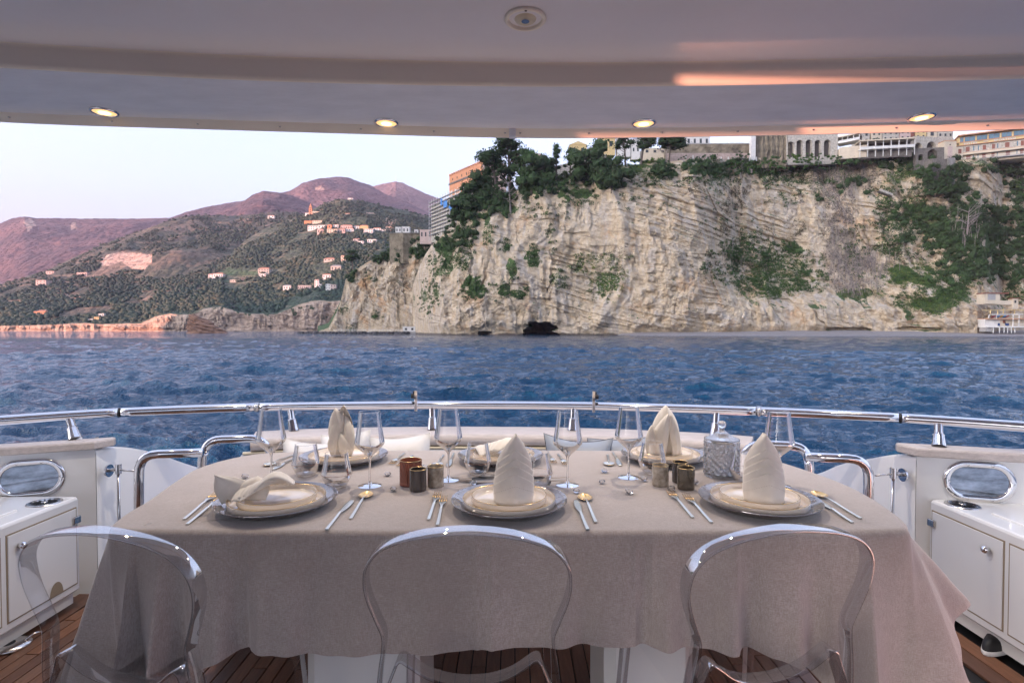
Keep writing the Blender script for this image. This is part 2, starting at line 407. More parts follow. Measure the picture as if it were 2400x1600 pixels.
# ---------------------------------------------------------------- sea cliffs
CAVES = [(1266, 778, 44, 22, 46), (1135, 781, 16, 5, 8), (1990, 772, 60, 5, 4), (2150, 770, 60, 5, 4)]
def cliff(name, base, top, profL, profR, xs, cols, rows, m, seed, strata=1.0, back=90, split=(1620, 1760), dip=.27, caves=(), veg=None, butt=1.0):
    px = np.linspace(xs[0], xs[1], cols)
    yb = pal(base, px)
    k = sstep(split[0], split[1], px)
    pt = pal(top, px)
    pL = np.array(profL, float); pR = np.array(profR, float)
    # height of the rim with the lean taken into account
    H = (HZ - pt) / F * yb
    for _ in range(5):
        lean = (1 - k) * np.interp(H, pL[:, 0], pL[:, 1]) + k * np.interp(H, pR[:, 0], pR[:, 1])
        H = CH - SEA + (HZ - pt) / F * (yb + lean)
    t = np.linspace(0, 1, rows)
    T, PX = np.meshgrid(t, px, indexing='ij')
    h = T * (H + 1.5) - 1.5
    kk = np.broadcast_to(k, h.shape)
    lean = (1 - kk) * np.interp(h, pL[:, 0], pL[:, 1]) + kk * np.interp(h, pR[:, 0], pR[:, 1])
    Y = yb + lean; X = (PX - 1200) / F * Y; Z = SEA + h
    sc = butt
    env = np.clip(h / 6, .3, 1) * np.clip((H - h) / 5, .35, 1)
    D = -7.5 * sc * fbm(X / (48 * sc) + 3.1, Z / 110, o=3, seed=seed)
    D -= 6.0 * sc * ridged(X / 21 + .6 * fbm(X / 30, Z / 30, seed=seed + 5), Z / 75 + X * .004, o=4, seed=seed + 1)
    crack = 1 - np.abs(vn(X / 9 + Z * .012 + .8 * fbm(X / 15, Z / 15, seed=seed + 8), Z / 60, seed=seed + 2)) * 9
    cm = sstep(.0, .45, fbm(X / 40, Z / 18, o=3, seed=seed + 90)); D += np.clip(crack, 0, 1) * 1.9 * cm
    crk2 = 1 - np.abs(vn(X / 3.6 - Z * .05 + .8 * fbm(X / 8, Z / 8, seed=seed + 18), Z / 14, seed=seed + 12)) * 8
    D += np.clip(crk2, 0, 1) * .7 * sstep(-.1, .3, fbm(X / 22, Z / 12, o=3, seed=seed + 95))
    q = Z + X * dip + 5 * fbm(X / 70, Z / 60, o=2, seed=seed + 60) + 1.6 * fbm(X / 16, Z / 16, o=3, seed=seed + 21)
    def layer(th, amp, sd):
        u = q / th; i = np.floor(u); f = u - i
        a = _h(i.astype(np.int64), np.floor(X / 14 + sd).astype(np.int64) * 0, 0 * i.astype(np.int64), sd); b_ = _h(i.astype(np.int64) + 1, 0 * i.astype(np.int64), 0 * i.astype(np.int64), sd)
        s_ = sstep(.82, 1, f); return amp * (a * (1 - s_) + b_ * s_)
    msk = .26 + .70 * sstep(-.15, .3, fbm(X / 35, Z / 30, o=3, seed=seed + 33))
    D -= (layer(4.2, 1.1, seed) + layer(1.7, .75, seed + 1) + layer(.85, .4, seed + 2)) * strata * msk
    D -= fbm(X / 6, Z / 5, o=5, seed=seed + 40, gain=.62) * (1.2 + 2.6 * sstep(-.3, .3, fbm(X / 40, Z / 40, o=2, seed=seed + 44)))
    u_ = (X + .25 * Z) / 13 + .7 * fbm(X / 20, Z / 20, seed=seed + 46); D += 1.0 * (_h(np.floor(u_).astype(np.int64), np.floor(Z / 26 + .3 * np.floor(u_)).astype(np.int64), np.zeros(u_.shape, np.int64), seed + 47)) * sc
    Yn = Y + D * env
    pys = HZ - (Z - CH) / Yn * F
    for cx, cy_, rx, ry, dp in caves:
        e = 1 - ((PX - cx) / rx) ** 2 - ((pys - cy_) / ry) ** 2 + .9 * fbm(X / 5, Z / 2.5, seed=seed + 70)
        Yn = Yn + dp * sstep(0, .35, e)
    X = X * (Yn / Y)
    # plateau behind the rim
    nb = 14; bt = np.linspace(0, 1, nb)[1:, None]
    Yt = Yn[-1] + bt * back; Xt = (px - 1200) / F * Yt
    Zt = Z[-1] + bt * 5 + 1.2 * fbm(Xt / 12, Yt / 12, seed=seed + 50)
    X = np.vstack([X, Xt]); Yn = np.vstack([Yn, Yt]); Z = np.vstack([Z, Zt])
    q = np.vstack([q, np.repeat(q[-1:], nb - 1, 0)])
    pxa = 1200 + X / Yn * F; pya = HZ - (Z - CH) / Yn * F
    V = np.zeros_like(X); B = np.zeros_like(X)
    w1 = fbm(X / 7, Z / 7, o=4, seed=seed + 80)
    wx = fbm(X / 13, Z / 13, o=4, seed=seed + 81) * 34; wy = fbm(X / 13, Z / 13, o=4, seed=seed + 82) * 26
    if veg:
        for cx, cy_, rx, ry, dens, kind in veg:
            kw = min(1, max(rx, ry) / 40); e = .85 - np.sqrt(((pxa + wx * kw - cx) / rx) ** 2 + ((pya + wy * kw - cy_) / ry) ** 2) + w1 * 1.5
            a = sstep(-.1, .5, e) * min(1, dens + .1) * (.5 if kind in 'bt' else .82 if kind in 'gl' else .95)
            if kind in 'bt': B = np.maximum(B, a)
            else: V = np.maximum(V, a)
    # grass catches on ledges and on the plateau
    slope = np.zeros_like(X); dz = np.gradient(Z, axis=0); dy = np.gradient(Yn, axis=0)
    ledge = sstep(.7, 2.2, dy / (np.abs(dz) + .02)) * sstep(-.15, .3, w1)
    V = np.maximum(V, ledge * .85); V[rows + 1:] = 1
    o = npmesh(name, np.stack([X, Yn, Z], -1), gridfaces(*X.shape), m, smooth=38, kind='structure',
               attrs={'q': q.ravel(), 'veg': V.ravel(), 'brush': B.ravel()})
    return o
def cliffmat(name, warm=1.0, dark=1.0):
    b = NB(name); v = b.pos
    q = b.attr('q').outputs['Fac']
    big = b.noise(v, .035, 6, .6, .5); med = b.noise(v, .25, 8, .7, .3); stain = b.noise(b.map(v, (.22, .22, .035)), 1.0, 6, .65, .5)
    d = dark
    rock = b.ramp(med, [(.28, (.31 * d, .23 * d, .145 * d)), (.46, (.51 * d, .405 * d, .275 * d)), (.66, (.64 * d, .54 * d, .40 * d))])
    grey = b.ramp(med, [(.32, (.30 * d, .26 * d, .22 * d)), (.6, (.54 * d, .485 * d, .42 * d))])
    rock = b.mix(b.ramp(stain, [(.47, 0.0), (.62, .8)]), rock, grey)
    och = b.ramp(b.noise(v, .07, 7, .7, .4), [(.56, 0.0), (.68, .65 * warm)])
    rock = b.mix(och, rock, (.50 * d, .30 * d, .15 * d))
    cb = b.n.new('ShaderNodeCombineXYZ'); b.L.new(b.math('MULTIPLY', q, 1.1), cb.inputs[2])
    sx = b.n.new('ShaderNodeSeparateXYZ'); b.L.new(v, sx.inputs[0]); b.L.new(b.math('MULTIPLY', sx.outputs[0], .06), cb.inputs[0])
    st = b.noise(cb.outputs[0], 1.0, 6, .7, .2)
    rock = b.mix(b.ramp(st, [(.33, .85), (.43, .0)]), rock, (.14 * d, .105 * d, .075 * d))  # stains between beds and crevice shade, both painted into the rock colour
    vf = b.noise(b.map(v, (.45, .45, .05), (0, R(12), 0)), 1.0, 5, .75, .6)
    rock = b.mix(b.ramp(vf, [(.33, .7), (.40, .0)]), rock, (.16 * d, .13 * d, .10 * d))  # upright cracks: their shade painted on as dark lines
    rock = b.mix(b.ramp(st, [(.62, 0.0), (.72, .35)]), rock, (.62 * d, .54 * d, .44 * d))
    pit = b.noise(v, 1.3, 4, .7)
    rock = b.mix(b.ramp(pit, [(.26, .6), (.36, 0.0)]), rock, (.10, .085, .065))
    gn = b.noise(v, 1.1, 6, .7)
    grass = b.ramp(gn, [(.32, (.025, .055, .018)), (.5, (.055, .115, .030)), (.68, (.12, .19, .05))])
    dry = b.noise(v, .30, 5, .7); grass = b.mix(b.ramp(dry, [(.50, 0.0), (.66, .85)]), grass, (.15, .125, .065)); grass = b.mix(b.ramp(b.noise(v, 3.2, 3, .7), [(.40, .75), (.52, 0.0)]), grass, (.018, .035, .014))
    brush = b.ramp(gn, [(.32, (.035, .025, .022)), (.52, (.11, .085, .068)), (.70, (.09, .11, .05))])
    ve = b.math('ADD', b.attr('veg').outputs['Fac'], b.math('MULTIPLY', b.math('SUBTRACT', gn, .5), 2.0))
    br = b.math('ADD', b.attr('brush').outputs['Fac'], b.math('MULTIPLY', b.math('SUBTRACT', gn, .5), 1.0))
    col = b.mix(b.ramp(br, [(.42, 0.0), (.6, 1.0)]), rock, brush)
    col = b.mix(b.ramp(ve, [(.42, 0.0), (.56, 1.0)]), col, grass)
    wet = b.math('ADD', sx.outputs[2], b.math('MULTIPLY', b.noise(v, .35, 4, .6), -2.6)); col = b.mix(b.ramp(b.math('ADD', b.math('MULTIPLY', wet, .2), 1.0), [(.50, .85), (.62, 0.0)]), col, (.075, .062, .048))
    h = b.math('ADD', b.math('MULTIPLY', st, .7), b.math('MULTIPLY', med, 1.0))
    h = b.math('ADD', h, b.math('MULTIPLY', pit, .35))
    return b.out(col, b.bump(h, 1.0, 1.3), .92)
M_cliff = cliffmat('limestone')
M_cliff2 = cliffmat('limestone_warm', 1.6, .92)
def redrock():
    b = NB('reddish_rock'); v = b.pos
    med = b.noise(v, .16, 8, .7, .4); ln = b.noise(b.map(v, (.05, .05, .6), (0, R(14), 0)), 1, 5, .6)
    c = b.ramp(med, [(.3, (.24, .165, .12)), (.5, (.47, .35, .26)), (.7, (.62, .49, .38))])
    c = b.mix(b.ramp(ln, [(.36, .7), (.46, 0.0)]), c, (.12, .08, .06))
    gn = b.noise(v, .3, 5, .7)
    ve = b.math('ADD', b.attr('veg').outputs['Fac'], b.math('MULTIPLY', b.math('SUBTRACT', gn, .5), 1.2))
    c = b.mix(b.ramp(ve, [(.45, 0.0), (.6, 1.0)]), c, b.ramp(gn, [(.35, (.02, .035, .018)), (.65, (.06, .09, .04))]))
    return b.out(c, b.bump(b.math('ADD', med, b.math('MULTIPLY', ln, .8)), 1, 3.5), .92)
M_red = redrock()
# patches of plants: (column, row, half width, half height, density, kind) kinds: d dark tree, g green bush, l light grass, b brown brush, t bare twigs
VEG = [
 (1075, 545, 40, 42, .9, 'd'), (1110, 480, 45, 45, 1, 'd'), (1170, 450, 60, 55, 1, 'd'), (1230, 430, 60, 45, 1, 'd'), (1300, 425, 50, 35, 1, 'd'), (1040, 570, 40, 22, .8, 'd'),
 (1390, 405, 60, 42, 1, 'd'), (1335, 445, 60, 9, .9, 'l'), (1500, 400, 62, 20, 1, 'l'), (1440, 425, 26, 24, 1, 'd'), (1560, 405, 30, 16, .9, 'g'),
 (1085, 560, 26, 32, .6, 'g'), (1110, 683, 30, 26, .8, 'g'), (1022, 692, 15, 24, .8, 'g'), (1203, 635, 9, 22, .8, 'g'), (1180, 672, 18, 20, .7, 'g'), (1216, 684, 20, 14, .7, 'g'),
 (1186, 577, 13, 15, .8, 'g'), (1250, 602, 15, 24, .7, 'g'), (1416, 655, 46, 52, .62, 'l'), (1410, 604, 70, 9, .6, 'l'), (1308, 658, 17, 26, .5, 'g'), (1150, 690, 60, 20, .3, 'g'),
 (1460, 590, 40, 14, .3, 'b'), (1700, 395, 100, 17, .95, 'g'), (1640, 395, 60, 18, 1, 'd'), (1800, 400, 40, 16, .7, 'g'), (1860, 388, 85, 18, .75, 'l'), (1880, 395, 60, 24, .8, 'b'),
 (1975, 410, 85, 55, 1, 't'), (1960, 480, 44, 60, 1, 't'), (1965, 560, 40, 60, .8, 't'), (1985, 640, 50, 52, .9, 't'), (2010, 640, 60, 56, .8, 't'), (1960, 430, 80, 40, .35, 'd'), (2000, 590, 30, 60, .4, 'g'),
 (1714, 470, 26, 36, .9, 'b'), (1700, 535, 16, 18, .9, 'b'), (1864, 538, 24, 20, .9, 'b'), (1862, 473, 15, 16, .8, 'b'), (1800, 535, 14, 18, .7, 'b'), (1630, 440, 22, 18, .7, 'b'), (2059, 526, 20, 15, .9, 'b'), (1745, 440, 24, 14, .5, 'b'), (1690, 560, 15, 20, .5, 'b'), (1632, 546, 10, 8, .6, 'b'),
 (1790, 625, 130, 52, .55, 'g'), (1830, 650, 100, 45, .5, 'l'), (1730, 590, 60, 26, .55, 'g'), (1850, 585, 22, 20, .9, 'g'), (1800, 670, 75, 22, .7, 'g'), (1790, 690, 60, 12, .6, 'l'),
 (2130, 645, 80, 28, 1, 'l'), (2170, 710, 66, 26, 1, 'l'), (2020, 690, 50, 12, .8, 'l'), (2150, 655, 60, 22, .5, 'g'), (2150, 700, 60, 22, .5, 'g'), (2210, 700, 26, 14, .7, 'g'),
 (2115, 382, 60, 26, 1, 'd'), (2150, 400, 40, 22, .8, 'g'), (2080, 450, 45, 30, .4, 'g'), (2140, 465, 40, 34, .4, 'g'), (2155, 512, 66, 22, 1, 'd'), (2110, 495, 40, 20, .6, 'b'),
 (2235, 430, 30, 52, 1, 'd'), (2250, 520, 60, 60, .85, 'd'), (2300, 580, 100, 66, 1, 'd'), (2180, 545, 60, 36, .9, 'd'), (2330, 520, 60, 30, .9, 'd'), (1020, 640, 22, 40, .6, 'g'), (1000, 700, 16, 40, .6, 'g'), (1750, 600, 60, 30, .6, 'g'), (2380, 590, 60, 80, .8, 'd'), (2220, 590, 60, 52, .7, 'd'), (2320, 640, 80, 30, .8, 'd'), (2290, 395, 70, 14, .6, 'b'), (2380, 440, 40, 40, .7, 'd'), (2130, 570, 70, 40, .4, 'g'), (2120, 600, 50, 20, .6, 'b'),
 (2235, 640, 40, 34, .7, 'd'), (2350, 395, 50, 20, .4, 'g'), (2130, 560, 26, 16, .8, 'd'), (2070, 470, 20, 30, .5, 'g'), (1560, 430, 70, 16, .35, 'g'), (1640, 425, 60, 12, .3, 'g'), (1700, 500, 60, 40, .12, 'g'), (1830, 450, 60, 40, .2, 'g'),
 (1310, 500, 40, 20, .2, 'g'), (1500, 480, 60, 30, .1, 'g'), (1240, 500, 20, 30, .3, 'g'), (1660, 620, 60, 40, .3, 'b'), (2240, 690, 26, 22, .7, 'g'), (2100, 410, 45, 20, .6, 'l'), (2330, 400, 60, 14, .5, 'd'), (2385, 520, 20, 50, .6, 'd'), (2300, 500, 60, 14, .6, 'd')]
VEG += [(1090, 600, 30, 30, .5, 'g'), (1045, 600, 24, 30, .7, 'g'), (1150, 560, 16, 30, .5, 'g'), (1290, 560, 16, 40, .3, 'g'), (1370, 620, 30, 16, .5, 'l'), (1450, 640, 20, 20, .4, 'l'), (2100, 520, 60, 40, .5, 'g'), (2230, 660, 60, 30, .7, 'g'), (1760, 560, 40, 20, .4, 'g'), (1900, 660, 40, 30, .5, 'g'), (2080, 590, 40, 24, .5, 'g'), (1680, 420, 80, 18, .5, 'g'), (1500, 425, 60, 16, .5, 'g'), (1360, 470, 50, 16, .35, 'g'), (1830, 420, 60, 20, .5, 'g'), (2380, 690, 30, 20, .5, 'g')]
VEG1 = [(925, 597, 66, 14, 1, 'd'), (880, 605, 36, 12, 1, 'd'), (827, 640, 16, 20, .8, 'd'), (885, 742, 11, 7, .9, 'g'), (800, 725, 16, 14, .5, 'g'), (990, 585, 22, 30, .9, 'd'), (865, 650, 20, 10, .4, 'g'), (822, 770, 12, 7, .8, 'g'), (960, 650, 20, 26, .3, 'b'), (1005, 620, 10, 40, .4, 'g')]
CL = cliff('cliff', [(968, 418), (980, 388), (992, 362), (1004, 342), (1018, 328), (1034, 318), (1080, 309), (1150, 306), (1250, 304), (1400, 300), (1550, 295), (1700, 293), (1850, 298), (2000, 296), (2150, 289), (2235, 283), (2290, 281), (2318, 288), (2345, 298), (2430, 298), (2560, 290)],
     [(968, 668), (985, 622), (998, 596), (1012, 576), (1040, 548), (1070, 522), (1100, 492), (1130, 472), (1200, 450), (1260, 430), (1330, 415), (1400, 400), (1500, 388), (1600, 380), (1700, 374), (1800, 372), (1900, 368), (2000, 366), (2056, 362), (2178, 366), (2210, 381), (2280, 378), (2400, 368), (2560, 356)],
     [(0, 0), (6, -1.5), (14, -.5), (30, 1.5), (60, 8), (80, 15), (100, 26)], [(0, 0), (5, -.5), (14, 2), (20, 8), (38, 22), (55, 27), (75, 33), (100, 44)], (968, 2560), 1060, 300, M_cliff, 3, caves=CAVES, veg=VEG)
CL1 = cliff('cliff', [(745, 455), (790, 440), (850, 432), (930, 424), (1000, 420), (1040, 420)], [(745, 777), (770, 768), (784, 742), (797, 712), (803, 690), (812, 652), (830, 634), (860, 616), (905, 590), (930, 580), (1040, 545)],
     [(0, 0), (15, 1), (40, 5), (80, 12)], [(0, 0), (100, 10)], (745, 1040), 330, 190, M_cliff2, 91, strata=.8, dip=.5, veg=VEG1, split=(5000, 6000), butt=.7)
COAST = cliff('cliff', [(-160, 960), (150, 950), (330, 930), (420, 915), (500, 905), (650, 900), (800, 890), (900, 880)],
     [(-160, 766), (0, 764), (100, 762), (200, 757), (240, 760), (330, 758), (350, 750), (365, 742), (400, 735), (420, 737), (450, 738), (480, 724), (520, 718), (560, 732), (600, 737), (650, 736), (700, 714), (740, 704), (780, 706), (900, 700)],
     [(0, 0), (30, 3), (60, 12)], [(0, 0), (30, 3), (60, 12)], (-160, 900), 620, 70, M_red, 131, strata=1.6, split=(-900, -800), back=60, butt=1.2,
     veg=[(640, 728, 160, 5, .7, 'g'), (690, 760, 10, 5, .7, 'g'), (760, 745, 16, 10, .5, 'g')])
# stack in the bay
def stack():
    n = 90; m = 46; rows = []
    x0, x1 = 437, 531; Y0 = 446.0
    for i in range(m):
        t = i / (m - 1); row = []
        for j in range(n):
            a = 6.28318 * j / n; u = math.cos(a); v = math.sin(a)
            wide = (x1 - x0) / 2 / F * Y0 * (1 - t) ** .55
            cx = ((x0 + x1) / 2 - 1200) / F * Y0 - 9.5 * t
            z = SEA - 1 + t * 16.5
            f = 1 + .16 * math.sin(3 * a + 1) * (1 - t)
            row.append((cx + u * wide * f, Y0 + v * wide * .6 * f, z - (1.8 if u > 0 else 0) * u * t))
        rows.append(row)
    P = np.array(rows); r = P.reshape(-1, 3)
    q = r[:, 2] + .35 * r[:, 0]
    d = fbm(r[:, 0] / 4, r[:, 1] / 4, r[:, 2] / 3, seed=4) * 2.0 + np.sign(np.sin(q * 2.4 + 3 * fbm(r[:, 0] / 5, r[:, 2] / 5, seed=6))) * .5
    c = np.array([((x0 + x1) / 2 - 1200) / F * Y0 - 6, Y0, 4]); dirv = r - c; dirv /= np.linalg.norm(dirv, axis=1)[:, None] + 1e-6
    r = r + dirv * d[:, None]
    veg = (r[:, 2] > 12.2).astype(float) * .6
    o = npmesh('sea_stack', r, gridfaces(m, n, True), pm('rust_brown_rock', (.17, .085, .055), .9, var=(.5, .45), stretch=(.3, .3, 1.6), bump=(.8, 1, .6), col2=(.36, .21, .14)), smooth=35, attrs={'veg': veg})
    tag(o, 'pointed reddish rock islet standing in the sea off the shore', 'rock')
stack()
# beach under the tall cliff
def beach():
    px = np.linspace(1440, 2560, 260); rows = []
    yw = np.interp(px, [1440, 1500, 1600, 1800, 2100, 2560], [300, 283, 272, 266, 263, 262]) + 1.2 * fbm(px / 40, px * 0, seed=2)
    yc = np.interp(px, [1440, 2250, 2330, 2560], [301, 296, 300, 300])
    for t, z in ((-.03, -.5), (0, -.04), (.1, .12), (.3, .7), (.6, 1.4), (1, 2.6), (1.15, 3.0)):
        Y = yw + (yc - yw) * t; rows.append(np.stack([(px - 1200) / F * Y, Y, SEA + z + .1 * fbm(px / 12, px * 0 + t * 9, seed=8) * max(t, 0)], -1))
    P = np.array(rows)
    m = pm('grey_sand', (.25, .23, .225), .95, var=(.5, .2), bump=(1.5, .5, .15))
    npmesh('beach', P, gridfaces(P.shape[0], P.shape[1]), m, smooth=True, kind='structure')
    f = []; yw2 = yw - .5
    for t in (0, 1):
        Y = yw2 + (-1.1 - 1.0 * vn(px / 9, px * 0, seed=5)) * (1 - t) + t * 1.1; f.append(np.stack([(px - 1200) / F * Y, Y, np.full_like(px, SEA + .16)], -1))
    fo = npmesh('surf_foam', np.array(f), gridfaces(2, len(px)), pm('foam', (.72, .76, .8), .6), smooth=True, kind='stuff')
    tag(fo, 'thin line of white surf along the beach', 'surf')
beach()
# unseen hill added to the west to keep the low sun off the cliff
def shade_headland():
    ys = np.linspace(-520, 600, 60); us = np.linspace(-1, 1, 22)
    U, Yg = np.meshgrid(us, ys)
    prof = np.clip(1 - np.abs(U) ** 2.2, 0, 1); ends = np.clip((Yg + 520) / 45, 0, 1) ** .4 * np.clip((600 - Yg) / 80, 0, 1) ** .5
    Z = SEA - 2 + 165 * prof * ends * (1 + .08 * fbm(U * 2, Yg / 80, seed=3)); X = -1010 + U * 110
    npmesh('shade_headland', np.stack([X, Yg, Z], -1), gridfaces(*X.shape), M_cliff, smooth=True, kind='structure', attrs={'q': Z.ravel(), 'veg': np.full(Z.size, .6), 'brush': np.zeros(Z.size)})
shade_headland()

hz = bpy.data.materials.new('evening_haze'); hz.use_nodes = True; hn = hz.node_tree.nodes; hn.clear(); ho_ = hn.new('ShaderNodeOutputMaterial'); pv = hn.new('ShaderNodeVolumePrincipled')
pv.inputs['Color'].default_value = (.80, .74, .95, 1); pv.inputs['Density'].default_value = .00005; pv.inputs['Anisotropy'].default_value = 0
hz.node_tree.links.new(pv.outputs[0], ho_.inputs['Volume'])
tag(MB().box(-7000, 3500, -1500, 7000, SEA - 3, 1400).build('haze', hz), 'thin mauve evening haze over the bay', 'haze', kind='stuff')
# ================================================================ PLANTS ON THE LAND
bpy.context.view_layer.update()
DG = bpy.context.evaluated_depsgraph_get()
BV = {o: BVHTree.FromObject(o, DG) for o in C.objects if o.name.split('.')[0] in ('cliff', 'hills')}
CAM = Vector((0, 0, CH))
def shoot(px, py, objs):
    d = Vector(((px - 1200) / F, 1, (HZ - py) / F)).normalized(); best = None
    for o in objs:
        h = BV[o].ray_cast(CAM, d)
        if h[0] is not None and (best is None or h[3] < best[3]): best = (h[0], h[1], o, h[3])
    return best
CLIFFS = [CL, CL1]
HILLS = [o for o in BV if o.name.startswith('hills')]
class Leaves:
    def __init__(s): s.c = []; s.n = []; s.sz = []; s.t = []; s.q = []; s.qt = []
    def clump(s, c, r, n, tone, size=None, sq=.8, spread=.18):
        c = np.array(c, float); th = NP.rand(n) * 6.283; z = NP.rand(n) * 1.5 - .5; z = np.clip(z, -1, 1)
        q = np.sqrt(1 - z * z); d = np.stack([q * np.cos(th), q * np.sin(th), z], 1)
        rad = r * (.72 + .38 * NP.rand(n)); lump = 1 + .22 * np.sin(d[:, 0] * 5 + c[0]) * np.sin(d[:, 2] * 6 + c[2]) 
        p = c + d * (rad * lump)[:, None] * np.array([1, 1, sq])
        s.c.append(p); s.n.append(d + NP.randn(n, 3) * .45)
        s.sz.append(np.full(n, size or r * .42) * (.6 + .8 * NP.rand(n)))
        s.t.append(np.clip(tone + NP.randn(n) * spread * .5 + d[:, 2] * .06, 0, 1))
    def core(s, c, r, tone, sq=.8):
        """closed inner body of twigs and leaves, so that a crown is not see-through"""
        P = _CB * r * (1 + .14 * NP.randn(26, 1)) * np.array([1, 1, sq]) + np.array(c, float)
        s.q.append(P[_CF]); s.qt.append(np.full(len(_CF), tone))
    def build(s, name, m, parent=None, kind=None):
        c = np.concatenate(s.c); n = np.concatenate(s.n); sz = np.concatenate(s.sz); t = np.concatenate(s.t)
        n /= np.linalg.norm(n, axis=1)[:, None]
        a = np.cross(n, NP.randn(len(n), 3)); a /= np.linalg.norm(a, axis=1)[:, None] + 1e-9; b = np.cross(n, a)
        k = sz[:, None] * .5
        j = lambda: (.7 + .6 * NP.rand(len(n)))[:, None]
        V = np.stack([c - a * k * j(), c - b * k * j(), c + a * k * j(), c + b * k * j()], 1).reshape(-1, 3)
        tt = np.repeat(t, 4)
        if s.q: V = np.concatenate([V, np.concatenate(s.q).reshape(-1, 3)]); tt = np.concatenate([tt, np.repeat(np.concatenate(s.qt), 4)])
        Fq = np.arange(len(V)).reshape(-1, 4)
        return npmesh(name, V, Fq, m, parent, attrs={'tone': tt}, kind=kind)
_pt = [(x, y, z) for x in (-1, 0, 1) for y in (-1, 0, 1) for z in (-1, 0, 1) if (x, y, z) != (0, 0, 0)]
_CB = np.array(_pt, float); _CB /= np.linalg.norm(_CB, axis=1)[:, None]
_CF = []
for ax in range(3):
    for sg in (-1, 1):
        for a_ in (-1, 0):
            for b_ in (-1, 0):
                f_ = []
                for da, db in ((0, 0), (1, 0), (1, 1), (0, 1)):
                    q_ = [0, 0, 0]; q_[ax] = sg; q_[(ax + 1) % 3] = a_ + da; q_[(ax + 2) % 3] = b_ + db; f_.append(_pt.index(tuple(q_)))
                _CF.append(f_)
_CF = np.array(_CF)
def leafmat(name, stops, sc=.5):
    b = NB(name); t = b.attr('tone').outputs['Fac']
    n = b.noise(b.pos, sc, 3, .6)
    x = b.math('ADD', t, b.math('MULTIPLY', b.math('SUBTRACT', n, .5), .5))
    c = b.ramp(x, stops)
    b.b.inputs['Specular IOR Level'].default_value = .25
    tr = b.n.new('ShaderNodeBsdfTranslucent'); mx = b.n.new('ShaderNodeMixShader'); mx.inputs[0].default_value = .18
    b.L.new(c, tr.inputs[0]); b.L.new(b.b.outputs[0], mx.inputs[1]); b.L.new(tr.outputs[0], mx.inputs[2])
    b.L.new(mx.outputs[0], b.n['Material Output'].inputs[0])
    return b.out(c, None, .8)
M_leaf = leafmat('cliff_leaves', [(0, (.026, .042, .020)), (.25, (.044, .076, .030)), (.5, (.052, .105, .032)), (.72, (.095, .16, .035)), (1, (.22, .24, .05))])
M_brush = leafmat('dry_brush', [(0, (.05, .035, .032)), (.4, (.10, .075, .055)), (.7, (.11, .11, .05)), (1, (.16, .13, .10))])
M_pine = leafmat('pine_needles', [(0, (.016, .030, .014)), (.4, (.030, .056, .022)), (.75, (.052, .092, .032)), (1, (.08, .12, .04))])
M_bark = pm('bark', (.11, .085, .07), .9, var=(2, .35), bump=(4, .6, .05))
M_twig = pm('pale_twigs', (.26, .22, .20), .9, var=(3, .25))
big = Leaves(); low = Leaves(); brn = Leaves(); twg = MB()
SHR = []
def scatter(VG, objs):
    for cx, cy_, rx, ry, dens, kind in VG:
        Rm = {'d': 2.3, 'g': 1.15, 'l': .8, 'b': 1.0, 't': .9}[kind]; dist = 300 if objs[0] is CL else 425
        fp = math.pi * (Rm * F / dist) ** 2
        n = int(dens * math.pi * rx * ry / fp * {'d': 2.4, 'g': 3.4, 'l': 3.2, 'b': 1.8, 't': 1.6}[kind]) + 1
        for _ in range(n):
            a = RNG.random() * 6.283; q = math.sqrt(RNG.random()) * 1.02
            q *= 1.12; x = cx + rx * q * math.cos(a) + RNG.gauss(0, 4); y = cy_ + ry * q * math.sin(a) + RNG.gauss(0, 3)
            if kind != 'd' or dens < .9:
                if float(fbm(x / 16, y / 13, o=3, seed=31)) + (1 - q) * .9 < -.12: continue
            h = shoot(x, y, objs)
            if not h: continue
            p, nn = h[0], h[1]
            r = Rm * (.55 + .8 * RNG.random())
            if kind == 'd': tn_ = .10 + .26 * RNG.random(); big.clump(p + Vector((0, -r * .15, r * .45)), r, 70, tn_, size=max(.36, r * .22), sq=.95); big.core(p + Vector((0, -r * .15, r * .45)), r * .62, tn_, .95)
            elif kind == 'g': (big if r < 1.25 or len(SHR) > 90 else SHR).clump(p + Vector((0, -r * .1, r * .35)), r, 34, .34 + .16 * RNG.random()) if not (r >= 1.25 and len(SHR) <= 90) else SHR.append((p, r))
            elif kind == 'l': low.clump(p + Vector((0, -.1, r * .35)), r, 18, .50 + .38 * RNG.random() ** 1.5, size=.34, sq=.7)
            elif kind == 'b': brn.clump(p + Vector((0, -r * .1, -r * .1)), r, 26, .3 + .5 * RNG.random(), sq=1.25)
            else:
                brn.clump(p, r * .7, 7, .15 + .5 * RNG.random(), sq=1.6, size=.5)
                for k in range(2):
                    L = 2.5 + 4 * RNG.random(); dx = RNG.gauss(0, .8)
                    p0 = p + Vector((RNG.gauss(0, 1), -.6, -L * .4)); twg.cyl(p0, p0 + Vector((dx, .3, L)), .07, .03, 3, False)
scatter(VEG, [CL]); scatter(VEG1, [CL1])
